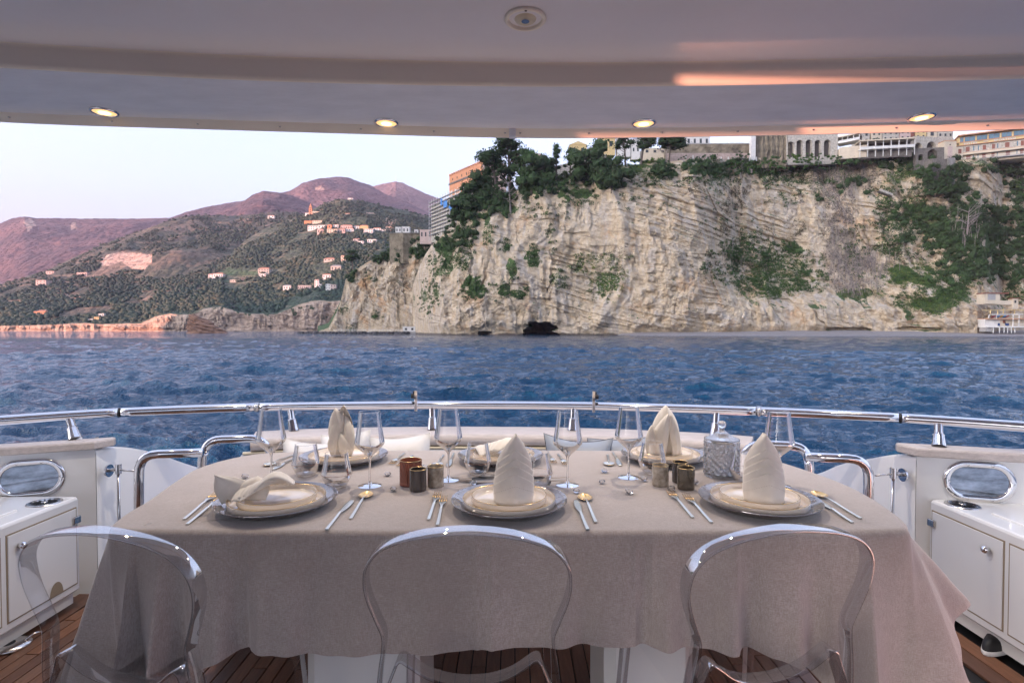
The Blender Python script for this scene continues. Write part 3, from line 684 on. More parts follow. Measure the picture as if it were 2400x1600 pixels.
# canopy along the rim: trees and tall shrubs that stand on the plateau edge
_ry = {}
def rimY(px):
    k = int(px // 12)
    if k not in _ry: _ry[k] = next((h[0].y for h in (shoot(k * 12 + 6, y, CLIFFS) for y in range(340, 620, 6)) if h), 320)
    return _ry[k]
for cx, cy_, rx, ry, tn_ in [(1000, 592, 20, 18, .15), (1030, 575, 28, 22, .15), (1060, 552, 32, 28, .16), (1088, 522, 32, 34, .14), (1112, 487, 30, 40, .2), (1145, 470, 35, 42, .15), (1175, 445, 36, 46, .18), (1218, 432, 40, 50, .14), (1256, 430, 34, 38, .1), (1292, 430, 30, 22, .22), (1330, 425, 28, 20, .2), (1376, 398, 46, 46, .12), (1412, 410, 42, 38, .12), (1442, 425, 28, 22, .14),
    (1100, 458, 22, 30, .2), (1125, 432, 20, 26, .18), (1090, 490, 22, 30, .16), (1068, 520, 22, 30, .2), (1150, 425, 24, 26, .2), (1045, 560, 24, 22, .2), (1490, 396, 40, 20, .62), (1540, 394, 40, 20, .68), (1580, 398, 26, 12, .4), (1622, 390, 28, 15, .2), (1665, 394, 44, 20, .42), (1722, 396, 44, 18, .46), (1785, 392, 38, 20, .44), (1850, 382, 60, 18, .5), (1930, 382, 46, 16, .4), (1890, 370, 76, 8, .55), (2068, 385, 30, 14, .3), (2112, 376, 50, 26, .40), (2160, 392, 34, 28, .34), (2200, 418, 30, 20, .2), (2185, 440, 40, 20, .25), (2236, 408, 24, 38, .16), (2262, 470, 25, 40, .12), (2380, 425, 25, 50, .15), (2335, 392, 40, 9, .3), (925, 588, 24, 12, .15), (985, 578, 16, 26, .12), (950, 594, 46, 10, .2), (1004, 565, 12, 22, .12), (890, 602, 40, 10, .25), (1900, 370, 70, 9, .5), (1800, 384, 46, 9, .4), (2010, 376, 40, 12, .3), (2200, 440, 34, 14, .18), (914, 575, 10, 22, .2), (936, 556, 14, 8, .25), (966, 560, 16, 10, .22), (982, 552, 10, 10, .3), (2168, 410, 10, 34, .2), (2232, 430, 12, 44, .15), (2160, 378, 26, 8, .25), (2300, 380, 60, 7, .3), (1550, 380, 60, 6, .5), (1640, 372, 50, 6, .35), (1740, 366, 16, 10, .2)]:
    n = int(math.pi * rx * ry / 95) + 3
    for _ in range(n):
        a = RNG.random() * 6.283; q = math.sqrt(RNG.random()); x = cx + rx * q * math.cos(a); y = cy_ + ry * q * math.sin(a); Y = rimY(x) + RNG.uniform(-1.5, 3); Y = min(Y, 309 if 2140 < x < 2250 and y > 388 else 332) if x > 1600 else Y
        r = RNG.uniform(.9, 2.3) * (1 if tn_ < .35 else .6) * (.6 if ry < 12 or rx < 13 else 1); t2 = tn_ + RNG.gauss(0, .07); q3 = atY(x, y, Y); big.clump(q3, r, 70 if r > 1.2 else 40, t2, size=max(.34, r * .2), sq=.95); big.core(q3, r * .64, t2, .95)
# sparse tufts everywhere on the rock
for _ in range(900):
    x = RNG.uniform(800, 2420); y = RNG.uniform(380, 760)
    if fbm(x / 60, y / 60, seed=77, o=3) < .02: continue
    h = shoot(x, y, CLIFFS)
    if h: low.clump(h[0], .3 + .4 * RNG.random(), 7, .3 + .4 * RNG.random(), sq=.7)
tag(big.build('shrubbery', M_leaf, kind='stuff'), 'dense dark green shrubs and small oaks cloaking the cliff top and gullies', 'shrubs')
tag(low.build('undergrowth', M_leaf, kind='stuff'), 'bright green low plants and grass tufts on the cliff ledges', 'plants')
tag(brn.build('dry_brush', M_brush, kind='stuff'), 'brown dry brush and dead creeper hanging down the cliff', 'brush')
for x0, y0, n in ((2040, 640, 60), (2270, 560, 14), (1700, 610, 10), (1930, 430, 16), (1990, 640, 30), (2240, 560, 10)):
    for _ in range(n):
        h = shoot(x0 + RNG.gauss(0, 26), y0 + RNG.gauss(0, 22), [CL])
        if h:
            p = h[0] + Vector((0, -1, 0)); L = 4 + 6 * RNG.random(); e = p + Vector((RNG.gauss(0, .8), 0, L)); twg.cyl(p, e, .12, .05, 4, False)
            for k in range(3):
                b0 = p.lerp(e, .5 + .15 * k); twg.cyl(b0, b0 + Vector((RNG.gauss(0, 1.4), RNG.gauss(0, .5), 1.6)), .05, .02, 3, False)
tag(twg.build('bare_thicket', M_twig, kind='stuff'), 'thicket of bare pale saplings in the gully of the cliff', 'bare saplings')
sp = Leaves(); sp.clump((0, 0, 0), 1.0, 44, .36); shrub_me = sp.build('shrub', M_leaf); shrub0 = shrub_me
first = True
for p, r in sorted(SHR, key=lambda t: -t[1]):
    o = shrub0 if first else shrub0.copy()
    if not first: C.objects.link(o)
    first = False
    o.location = p + Vector((0, -r * .1, r * .35)); o.scale = (r, r, r * .8); o.rotation_euler = (0, 0, RNG.random() * 6)
    tag(o, 'round green shrub growing among the rocks of the pale cliff', 'shrub', 'round shrubs on the cliff')
def tree(kind, base, h, rad, label, name, tone=.3, lean=(0, 0), group=None):
    root = empty(name, base, 0, label, 'tree', group)
    t = MB(); top = Vector((lean[0], lean[1], h))
    pts = catmull([(0, 0, -2.5), (lean[0] * .25, 0, h * .3), (lean[0] * .6, lean[1] * .5, h * .62), top * .93], 4)
    t.tube(pts, [max(.05, .035 * h * (1 - .75 * i / (len(pts) - 1))) for i in range(len(pts))], 6)
    Lf = Leaves()
    nc = {'pine': 15, 'round': 24, 'cone': 14, 'bare': 0}[kind]
    for k in range(nc):
        a = RNG.random() * 6.283
        if kind == 'pine': z = h * RNG.uniform(.55, .98); rr = rad * (.75 if z < h * .8 else .5) * RNG.uniform(.3, 1)
        elif kind == 'cone': z = h * (.3 + .65 * k / nc); rr = rad * (1.05 - k / nc) * .6
        else: z = h * RNG.uniform(.10, .93); rr = rad * RNG.uniform(.15, 1.0) * math.sqrt(max(.12, 1 - abs(2 * z / h - .95) ** 2.2))
        c = Vector((math.cos(a) * rr + lean[0] * z / h, math.sin(a) * rr * .8, z))
        s0 = Vector((lean[0] * z / h * .8, 0, z * .72)); t.cyl(s0, c, .012 * h, .005 * h, 4, False)
        cr = rad * RNG.uniform(.34, .52) * (.8 if kind == 'cone' else 1)
        t2 = tone + .14 * RNG.random(); Lf.clump(c, cr, 90, t2, size=max(.34, cr * .2), sq=.55 if kind == 'pine' else .85); Lf.core(c, cr * .66, t2, .45 if kind == 'pine' else .8)
    if kind == 'bare':
        for k in range(16):
            s0 = pts[4 + k % (len(pts) - 5)]; a = RNG.random() * 6.283; L = rad * RNG.uniform(.6, 1.3)
            e = s0 + Vector((math.cos(a) * L, math.sin(a) * L * .5, L * RNG.uniform(.1, .9))); t.cyl(s0, e, .012 * h, .004 * h, 4, False)
            for q in range(3): t.cyl(s0.lerp(e, .5 + .2 * q), e + Vector((RNG.gauss(0, L * .3), 0, RNG.gauss(.4, L * .3))), .006 * h, .002 * h, 3, False)
    t.build('trunk', M_bark if kind != 'bare' else M_twig, root, True)
    if nc: Lf.build('crown', M_pine if kind in ('pine', 'cone') else M_leaf, root)
    return root
def rim(px, py):
    """ground point of the cliff for a column, near a row"""
    for d in range(0, 60, 4):
        h = shoot(px, py + d, CLIFFS)
        if h: return h[0]
    return atY(px, py, 325)
TREES = [('pine', 1196, 440, 108, 54, 'tall pine with layered crown standing highest above the pink villa', -6),
 ('pine', 1165, 452, 96, 46, 'second pine leaning out to the seaward side of the tallest pine', -14),
 ('round', 1245, 450, 90, 46, 'big grey green oak close beside the tallest pine', 0),
 ('round', 1275, 430, 68, 30, 'dark evergreen oak between the tallest pine and the slim cone-shaped tree', 4),
 ('cone', 1303, 408, 70, 26, 'slim bright green cone-shaped pine alone against the sky', 0),
 ('cone', 1336, 402, 56, 22, 'smaller cone-shaped pine in front of the yellow house', 0),
 ('round', 1390, 425, 84, 52, 'broad grey green oak spreading in front of the yellow house', -8),
 ('round', 1432, 445, 70, 40, 'low spreading oak hanging over the pale cliff edge', 6),
 ('pine', 1465, 372, 54, 24, 'dark pine with bare trunk rising past the white stucco house', -6),
 ('pine', 1500, 366, 46, 34, 'umbrella pine with a crooked trunk on the terrace', 12),
 ('pine', 1565, 365, 46, 44, 'wide umbrella pine under the edge of the boat roof', 8),
 ('bare', 1558, 376, 44, 26, 'leafless tree behind the terrace wall', 5),
 ('round', 1120, 470, 62, 36, 'dense holm oak half hiding the orange castle', 0),
 ('round', 1090, 520, 58, 34, 'bushy evergreen below the scaffolded building', 0),
 ('round', 1123, 425, 30, 14, 'thin young tree on the roof line of the pink villa', 0),
 ('bare', 1197, 500, 78, 26, 'dead leafless tree growing out of the dark bushes', -6),
 ('pine', 828, 622, 34, 24, 'lone dark pine on the tip of the low promontory', -4),
 ('round', 2042, 368, 40, 20, 'grey olive tree in front of the white terrace pavilion', 0),
 ('bare', 1720, 385, 24, 14, 'bare spiky bush beside the white posts on the terrace', 0),
 ('round', 1545, 420, 44, 22, 'dark cypress-like bush at the end of the grass slope', 0),
 ('bare', 2262, 560, 70, 26, 'white leafless tree in the dark gully below the hotel', 4),
 ('bare', 1735, 400, 26, 18, 'grey leafless bush at the foot of the stone pillar', 0)]
for kd, px, py, hp, rp, lab, ln in TREES:
    g = rim(px, py); s = g.y / F
    # trunks hide in the bushes: let the foot stand on the ground that was found
    hp2 = (g.z - (CH + (HZ - (py - hp)) * s)) * -1
    tree(kd, g, max(3.5, hp2), rp * s, lab, {'pine': 'pine_tree', 'round': 'oak_tree', 'cone': 'conical_pine', 'bare': 'leafless_tree'}[kd], tone={'round': .1 + .1 * RNG.random()}.get(kd, .35), lean=(ln * s, 0))
# olive groves on the hills: thousands of round crowns
def groves():
    ico = np.array([(0, 0, 1), (.894, 0, .447), (.276, .851, .447), (-.724, .526, .447), (-.724, -.526, .447), (.276, -.851, .447), (.724, .526, -.447), (-.276, .851, -.447), (-.894, 0, -.447), (-.276, -.851, -.447), (.724, -.526, -.447), (0, 0, -1)])
    fi = np.array([(0, 1, 2), (0, 2, 3), (0, 3, 4), (0, 4, 5), (0, 5, 1), (1, 6, 2), (2, 7, 3), (3, 8, 4), (4, 9, 5), (5, 10, 1), (2, 6, 7), (3, 7, 8), (4, 8, 9), (5, 9, 10), (1, 10, 6)])
    Vs = []; Fs = []; T = []; k = 0
    for _ in range(19000):
        x = RNG.uniform(0, 1010); y = RNG.uniform(470, 770)
        h = shoot(x, y, HILLS)
        if not h: continue
        p = h[0]; dn = fbm(p.x / 60, p.y / 60, o=3, seed=5)
        if dn < -.22: continue
        if math.hypot((x - 565) / 50, (y - 640) / 12) < 1 or (240 < x < 360 and 588 < y < 634): continue
        low_ = sstep(640, 740, y); r = (2.0 + 2.4 * RNG.random()) * (1 + .5 * float(low_)) * (p.y / 1300) ** .35
        j = 1 + .22 * NP.randn(12, 1)
        Vs.append(ico * j * np.array([r, r, r * .8]) + np.array([p.x, p.y, p.z + r * .35])); Fs.append(fi + k * 12); k += 1
        T.append(np.full(12, np.clip(.5 + .5 * float(fbm(p.x / 90, p.y / 90, seed=12)) + RNG.gauss(0, .16), 0, 1)))
    m = leafmat('grove_leaves', [(0, (.022, .042, .034)), (.4, (.034, .060, .046)), (.7, (.050, .076, .052)), (1, (.074, .085, .058))], .03)
    o = npmesh('olive_grove', np.concatenate(Vs), np.concatenate(Fs), m, smooth=True, attrs={'tone': np.concatenate(T)}, kind='stuff')
    tag(o, 'olive groves and woods covering the coastal hills', 'woods')
groves()
# ================================================================ BUILDINGS
M_w = pm('white_render', (.62, .60, .57), .85, var=(.4, .12)); M_cream = pm('cream_render', (.55, .47, .36), .85, var=(.4, .12))
M_yel = pm('yellow_render', (.58, .44, .22), .85, var=(.5, .12)); M_pink = pm('pink_render', (.50, .38, .34), .85, var=(.5, .14))
M_org = pm('orange_render', (.52, .24, .13), .85, var=(.5, .15)); M_tile = pm('terracotta_roof', (.42, .19, .12), .9, var=(.6, .25))
M_dkw = pm('dark_window', (.05, .055, .06), .25); M_blw = pm('blue_window', (.10, .18, .24), .08, var=(.5, .3))
M_shut = pm('red_brown_shutter', (.22, .085, .06), .7); M_stone = pm('grey_stone_wall', (.145, .13, .115), .9, var=(.8, .4), bump=(2.2, .8, .2))
M_stone2 = pm('pale_stone_wall', (.42, .385, .33), .9, var=(.9, .4), bump=(2.2, .8, .2)); M_ivyw = pm('overgrown_stone_wall', (.16, .13, .09), .95, var=(.22, .55), col2=(.31, .26, .185), bump=(1.4, 1, .35)); M_conc = pm('grey_concrete', (.33, .32, .31), .85, var=(.5, .2))
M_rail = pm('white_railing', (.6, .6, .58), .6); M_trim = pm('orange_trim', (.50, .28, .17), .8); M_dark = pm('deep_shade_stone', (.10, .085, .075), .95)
def bframe(pa, pb):
    """empty at pa whose x axis points to pb; returns root and length"""
    d = pb - pa; return math.atan2(d.y, d.x), math.hypot(d.x, d.y)
def house(name, p, W_, D_, H_, m, label, rz=0, roof=None, wins=(3, 2), wm=None, cat='house', group=None, gable=False, winh=.22):
    root = empty(name, p, rz, label, cat, group)
    b = MB().box(0, W_, 0, D_, -4, H_)
    b.build('wall', m, root)
    r = MB()
    if gable:
        r.add([(-.3, -.3, H_), (W_ + .3, -.3, H_), (W_ + .3, D_ + .3, H_), (-.3, D_ + .3, H_), (W_ / 2, -.3, H_ + W_ * .22), (W_ / 2, D_ + .3, H_ + W_ * .22)], [(0, 1, 4), (1, 2, 5, 4), (2, 3, 5), (3, 0, 4, 5), (0, 3, 2, 1)])
    elif roof: r.add([(-.4, -.4, H_), (W_ + .4, -.4, H_), (W_ + .4, D_ + .4, H_), (-.4, D_ + .4, H_), (W_ * .2, D_ / 2, H_ + D_ * .22), (W_ * .8, D_ / 2, H_ + D_ * .22)], [(0, 1, 5, 4), (1, 2, 5), (2, 3, 4, 5), (3, 0, 4), (0, 3, 2, 1)])
    else: r.box(-.15, W_ + .15, -.15, D_ + .15, H_, H_ + .35)
    r.build('roof', roof or m, root)
    nx, nz = wins
    if nx:
        ww = W_ / nx * .34; wh = H_ / nz * .5
        proto = None
        for i in range(nx):
            for k in range(nz):
                x = W_ * (i + .5) / nx; z = H_ * (k + .5) / nz
                if proto is None: proto = MB().box(-ww / 2, ww / 2, -.12, .05, -wh / 2, wh / 2).build('window', wm or M_dkw, root); o = proto
                else: o = proto.copy(); C.objects.link(o)
                o.location = (x, 0, z)
    return root
def hs(px0, px1, py_base, py_top, Y, m, label, name='house', roof=None, wins=(3, 2), rz=0, **k):
    a = atY(px0, py_base, Y); s = Y / F
    return house(name, a, (px1 - px0) * s, max(5, (px1 - px0) * s * .7), (py_base - py_top) * s, m, label, rz, roof, wins, **k)
def onhill(px, py):
    h = shoot(px, py, HILLS); return h[0].y - 3 if h else 1300
# village row below the church
V = [(723, 746, 540, 530, M_w, 'flat white house at the seaward end of the village row', None, (4, 2)), (747, 768, 536, 529, M_w, 'pale house second from the seaward end of the village row', None, (3, 1)),
 (769, 779, 536, 528, M_org, 'small orange-red house in the village row', M_tile, (1, 1)), (782, 795, 535, 528, M_w, 'white house next to the small orange-red house', M_tile, (2, 1)),
 (768, 792, 547, 538, M_cream, 'cream block in front of the orange-red house', None, (4, 2)), (745, 760, 547, 539, M_pink, 'small pink house in the lower edge of the village', M_tile, (2, 1)),
 (800, 827, 538, 530, M_pink, 'long pinkish house in the middle of the village', M_tile, (5, 1)), (806, 814, 531, 528, M_w, 'small white upper storey above the long pinkish house', None, (1, 1)),
 (793, 810, 545, 538, M_pink, 'low pink terrace house below the long pinkish one', M_tile, (3, 1)), (812, 830, 543, 537, M_w, 'low white house below the long pinkish one', M_tile, (3, 1)),
 (831, 843, 538, 531, M_w, 'narrow white house left of the yellow house', M_tile, (2, 1)), (845, 864, 538, 530, M_yel, 'yellow house at the top of the village', M_tile, (4, 2)),
 (854, 875, 547, 538, M_w, 'large bright white house with dark windows below the yellow house', None, (4, 2)), (876, 894, 540, 536, M_w, 'white house with long red roof at the inland end', M_tile, (3, 1)),
 (896, 905, 542, 539, M_w, 'tiny white house last in the village row', None, (2, 1)),
 (829, 845, 567, 561, M_conc, 'grey house with brown roof in the olive grove below the village', M_tile, (2, 1)), (838, 853, 570, 566, M_w, 'low white villa beside the grey house in the grove', None, (3, 1)),
 (862, 883, 569, 562, M_w, 'white villa with two wings in the olive grove', None, (4, 1)),
 (490, 502, 652, 643, M_w, 'white farmhouse tower beside the green meadow', M_tile, (2, 2)), (502, 524, 650, 642, M_w, 'long white farmhouse with red roof beside the green meadow', M_tile, (4, 1)),
 (608, 625, 648, 642, M_w, 'white cube house at the far end of the green meadow', None, (3, 1)), (606, 632, 640, 630, M_stone2, 'stone farm building above the white cube house', M_tile, (4, 2)),
 (540, 562, 661, 656, M_stone2, 'long low stone barn under the meadow', None, (4, 1)), (567, 582, 656, 651, M_stone, 'low grey shed under the meadow', None, (2, 1)),
 (664, 683, 679, 670, M_w, 'white house with grey roof left of the greenhouse', M_conc, (3, 1)), (699, 730, 679, 669, M_conc, 'long grey-white greenhouse above the shore woods', None, (7, 1)),
 (738, 748, 671, 656, M_w, 'tall narrow white house behind the pines', M_tile, (2, 3)), (746, 754, 673, 666, M_w, 'small white annex below the tall narrow house', None, (1, 1)),
 (764, 775, 678, 666, M_w, 'white half of the pair beside the pink house', None, (2, 2)), (775, 788, 680, 667, M_pink, 'square pink house by the promontory', None, (2, 2)),
 (757, 776, 652, 644, M_w, 'white house with red roof above the pink house', M_tile, (3, 1)), (776, 800, 634, 624, M_stone2, 'stone house with broad roof by the promontory pine', M_conc, (3, 1)),
 (800, 812, 612, 600, M_cream, 'cream house with arched window behind the promontory pine', M_tile, (2, 2)), (760, 785, 612, 607, M_stone2, 'low stone house with red roof in the upper grove', M_tile, (3, 1)),
 (86, 110, 668, 657, M_pink, 'square pinkish ruin on the western slope', None, (3, 2)), (110, 129, 642, 636, M_pink, 'long low farmhouse high on the western slope', None, (3, 1)),
 (182, 206, 645, 639, M_pink, 'low pink farm building on the mid slope', None, (4, 1)), (221, 232, 753, 743, M_yel, 'yellow house above the rocky shore', None, (2, 2)),
 (232, 244, 746, 735, M_w, 'pale house above the yellow house on the shore', None, (2, 2)), (80, 107, 738, 730, M_org, 'red and brown restaurant building in the shore trees', M_tile, (5, 1)),
 (205, 221, 753, 748, M_w, 'low white beach house next to the yellow house', None, (3, 1)), (98, 118, 766, 763, M_w, 'long white van-like beach hut on the shingle', None, (0, 0)),
 (817, 828, 469, 466, M_w, 'small white chapel on the very top of the round hill', None, (2, 1)), (630, 645, 512, 507, M_w, 'lone white house on the brown mountain flank', M_tile, (2, 1)),
 (715, 733, 525, 519, M_org, 'red terrace wall below the church', None, (0, 0)), (734, 765, 522, 518, M_cream, 'pale cemetery wall below the church', None, (6, 1))]
for x0, x1, yb, yt, m, lab, rf, wn in V:
    hs(x0, x1, yb, yt, onhill((x0 + x1) / 2, yb), m, lab, roof=rf, wins=wn)
# church with bell tower
Yc = onhill(730, 505); ch = empty('church', atY(726, 506, Yc), 0, 'orange bell tower church on the shoulder of the hill', 'church'); s_ = Yc / F
MB().box(0, 7 * s_, 0, 7 * s_, -8, 17 * s_).build('tower', M_org, ch)
MB().box(1 * s_, 6 * s_, 1 * s_, 6 * s_, 17 * s_, 22 * s_).build('belfry', M_org, ch)
MB().lathe([(2.4 * s_, 22 * s_), (2.2 * s_, 24 * s_), (.8 * s_, 26.5 * s_), (.1 * s_, 30 * s_)], 8, (3.5 * s_, 3.5 * s_, 0)).build('spire', M_org, ch)
MB().box(7 * s_, 24 * s_, 0, 12 * s_, -4, 9 * s_).build('nave', M_cream, ch)
MB().add([(7 * s_, 0, 9 * s_), (24 * s_, 0, 9 * s_), (24 * s_, 12 * s_, 9 * s_), (7 * s_, 12 * s_, 9 * s_), (7 * s_, 6 * s_, 11 * s_), (24 * s_, 6 * s_, 11 * s_)], [(0, 1, 5, 4), (1, 2, 5), (2, 3, 4, 5), (3, 0, 4)]).build('roof', M_w, ch)
MB().box(-9 * s_, 0, 1 * s_, 10 * s_, -14, 6 * s_).build('apse_wall', M_w, ch)
for k in range(4): MB().box(2.2 * s_, 4.8 * s_, -.3, .2, (2 + 4.5 * k) * s_, (4.6 + 4.5 * k) * s_).build('window', M_dkw, ch)
# mast on the far summit
MB().cyl(atY(930, 428, 5150), atY(930, 410, 5150), 1.6, .6, 5).build('radio_mast', M_conc); tag(C.objects['radio_mast'], 'thin radio mast on the pink mountain summit', 'mast')
# smokestack ruin
MB().cyl(atY(429, 658, 1250), atY(429, 641, 1250), 1.6, 1.2, 6).build('chimney_stack', M_stone2); tag(C.objects['chimney_stack'], 'old stone chimney standing in the grove', 'chimney')
def arch_wall(Wd, Hh, arches, depth=.9, n=10, back=True):
    """front face at y=0; arches: (centre, half width, spring height, sill height)"""
    m = MB(); x = 0; dk = MB()
    for c, hw, sp, sl in arches:
        m.box(x, c - hw, 0, depth + 2, -6, Hh)
        pts = [(c - hw, sp)] + [(c - hw * math.cos(math.pi * k / n), sp + hw * math.sin(math.pi * k / n)) for k in range(1, n)] + [(c + hw, sp)]
        for a, b_ in zip(pts, pts[1:]):
            m.add([(a[0], 0, a[1]), (b_[0], 0, b_[1]), (b_[0], 0, Hh), (a[0], 0, Hh), (a[0], depth + 2, a[1]), (b_[0], depth + 2, b_[1]), (b_[0], depth + 2, Hh), (a[0], depth + 2, Hh)], [(0, 1, 2, 3), (0, 4, 5, 1), (3, 2, 6, 7)])
        if sl > -5.9: m.box(c - hw, c + hw, 0, depth + 2, -6, sl)
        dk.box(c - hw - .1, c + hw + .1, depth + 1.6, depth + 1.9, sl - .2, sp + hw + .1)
        x = c + hw
    m.box(x, Wd, 0, depth + 2, -6, Hh)
    return m, dk
def arcade(name, px0, py0, Y0, px1, py1, Y1, hpx, arches, m, label, cat='wall', dkm=None):
    a = atY(px0, py0, Y0); b = atY(px1, py1, Y1); rz, L = bframe(a, b); s = Y0 / F
    root = empty(name, a, rz, label, cat)
    w_, d_ = arch_wall(L, hpx * s, [(c * L, hw * L, sp * s, sl * s) for c, hw, sp, sl in arches])
    w_.build('wall', m, root); d_.build('recess', dkm or M_dark, root)
    return root, L, s
# stone wall with five tall arches
arcade('arched_stone_wall', 1842, 366, 338, 1958, 366, 336, 52, [(.055, .075, 22, -6), (.235, .062, 27, -6), (.42, .062, 27, -6), (.60, .062, 26, -6), (.79, .066, 26, -6)], M_stone2, 'pale stone retaining wall with five tall dark arches above the brambles')
# wall left of it, with the white pillar
rt = empty('white_pillar', atY(1757, 362, 337), 0, 'tall white plastered pillar at the end of the garden wall', 'pillar'); s_ = 337 / F
MB().box(0, 10 * s_, 0, 3, -5, 46 * s_).build('shaft', M_w, rt); MB().box(-.3, 10 * s_ + .3, -.3, 3.3, 46 * s_, 46 * s_ + .5).build('cap', M_w, rt)
rt = empty('ruined_stone_wall', atY(1768, 385, 340), 0, 'weathered tall stone wall overgrown with ivy between pillar and arches', 'wall')
wv = MB(); P = []
for i in range(16):
    z = -3 + 20 * i / 15; P.append([Vector((j * 20.5 / 40, .9 * float(fbm(j * .5, i * .35, seed=3)) - .6 * (math.sin(j * 1.1) > .3), z)) for j in range(41)])
wv.grid(P).box(0, 20.5, 1.4, 4, -4, 17); wv.build('stonework', M_ivyw, rt)
# terrace walls and posts left of the pillar
rt = empty('garden_wall', atY(1560, 385, 340), 0, 'long pinkish terrace wall with plants growing over it', 'wall'); s_ = 340 / F
MB().box(0, 200 * s_, 0, 2, -6, 6).build('lower_wall', pm('pink_stone', (.40, .31, .27), .9, var=(.6, .3), bump=(2, .6, .2)), rt)
P = [[Vector((j * 1.0, 3 + .5 * float(fbm(j * .4, i * .5, seed=9)), 5 + 7.5 * i / 8)) for j in range(53)] for i in range(9)]
MB().grid(P).box(0, 52, 3.8, 6, 4, 12.5).build('rough_wall', M_ivyw, rt)
MB().box(0, 52, 3, 4, 12.5, 13.1).build('coping', M_conc, rt)
p0 = None
for k in range(11):
    a = atY(1605 + 16.4 * k, 379 - (k < 2) * 4, 338.4 - .1 * k)
    o = MB().box(-.25, .25, -.2, .2, -.3, 2.1).build('white_post', M_w) if p0 is None else p0.copy()
    if p0 is None: p0 = o
    else: C.objects.link(o)
    o.location = a; tag(o, 'short white fence post on the terrace edge below the rough wall', 'post', 'white posts on the terrace edge')
rt = empty('white_canopy', atY(1703, 345, 344), 0, 'long low white awning on top of the rough garden wall', 'awning')
MB().box(0, 10.5, 0, 3, .9, 1.9).build('canopy', M_w, rt)
for k in range(3): MB().cyl((.4 + 4.8 * k, .2, -1), (.4 + 4.8 * k, .2, 1), .1, n=5).build('post', M_w, rt)
# pavilions with columns
def pavilion(name, px0, py0, Y0, px1, py1, Y1, h, nb, label, roofm=M_cream, lower=0):
    a = atY(px0, py0, Y0); b = atY(px1, py1, Y1); rz, L = bframe(a, b); root = empty(name, a, rz, label, 'pavilion')
    MB().box(0, L, -.4, 7, -.6, 0).build('floor_slab', M_w, root); MB().box(-.4, L + .4, -.8, 7, h, h + .7).build('roof_slab', roofm, root)
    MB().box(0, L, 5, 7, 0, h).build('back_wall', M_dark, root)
    c0 = None; r0 = None; bw = L / nb
    for k in range(nb + 1):
        if c0 is None: c0 = MB().box(-.18, .18, -.2, .2, 0, h).build('column', M_w, root); o = c0
        else: o = c0.copy(); C.objects.link(o)
        o.location.x = k * bw
        if k < nb:
            if r0 is None:
                m = MB().box(.2, bw - .2, -.05, .05, 1.0, 1.1)
                for q in range(9): m.box(.25 + (bw - .5) * q / 8 - .03, .25 + (bw - .5) * q / 8 + .03, -.04, .04, 0, 1.0)
                m.box(.2, bw - .2, .02, .06, .1, .95); r0 = m.build('railing', M_rail, root); o = r0
            else: o = r0.copy(); C.objects.link(o)
            o.location.x = k * bw
    if lower:
        for k in range(nb + 1): MB().box(k * bw - .15, k * bw + .15, 0, .3, -lower, -.6).build('support', M_rail, root)
        MB().box(0, L, 3, 4, -lower, -.6).build('lower_wall', M_stone, root)
    return root
pavilion('terrace_pavilion', 2010, 352, 327, 2137, 352, 322, 4.1, 7, 'long white terrace pavilion with slim columns and railing above the shrubs', lower=5)
pavilion('small_pavilion', 1955, 339, 337, 2008, 348, 329, 2.8, 4, 'smaller white pavilion with columns stepping down beside the five arches')
MB().box(0, 14, 0, 6, -7, 0).build('base', M_cream, empty('pavilion_base', atY(1962, 349, 333), -.35, 'cream wall under the smaller pavilion', 'wall'))
# stone arcade and annex
arcade('stone_arcade', 2137, 352, 335, 2228, 338, 340, 30, [(.10, .10, 4, 0), (.43, .125, 6, 0), (.80, .115, 9, 2)], M_stone2, 'pale stone arcade of three low arches beside the big building', 'arcade')
arcade('grey_stone_bastion', 2140, 377, 326, 2206, 380, 324, 26, [(.18, .09, 6, -2), (.58, .17, 12, 1)], M_stone, 'grey stone wall with one round arch and balcony under the arcade', 'wall')
rt = empty('buttressed_wall', atY(2172, 440, 312), 0, 'tall grey retaining wall with a square buttress below the hotel tower', 'wall')
MB().box(1.5, 14.0, 0, 6, 1, 15.5).build('wall', M_stone, rt); MB().box(9.8, 13.2, -1.2, 0, 0, 15.8).build('buttress', pm('buttress_stone', (.23, .215, .20), .9, var=(.5, .35)), rt)
MB().box(13.3, 14.1, -.4, 0, 1, 15.7).build('pilaster', M_stone2, rt)
# houses above the pavilions
for x0, x1, yb, yt, m, lab, rf, wn in [(2002, 2032, 340, 312, M_stone2, 'weathered grey house with a blue-grey roof behind the small pavilion', None, (2, 2)), (2036, 2060, 338, 310, M_cream, 'cream house with green shutters behind the pavilion roof', None, (2, 2)),
    (2062, 2100, 336, 308, M_stone2, 'wide stone house behind the long pavilion', M_tile, (3, 2)), (2102, 2127, 334, 306, M_pink, 'bright pink house in the upper terrace row', None, (2, 2)), (2128, 2136, 334, 306, M_shut, 'narrow dark red house beside the pink one', None, (1, 2)),
    (2138, 2163, 330, 306, M_yel, 'yellow and white house right of the pink one', None, (2, 2)), (2166, 2188, 328, 304, M_cream, 'house with a large dark window above the arcade', None, (1, 1)), (2190, 2226, 326, 302, M_stone2, 'stone house end of the terrace row by the hotel', M_tile, (3, 2))]:
    hs(x0, x1, yb, yt, 352, m, lab, roof=rf, wins=wn)
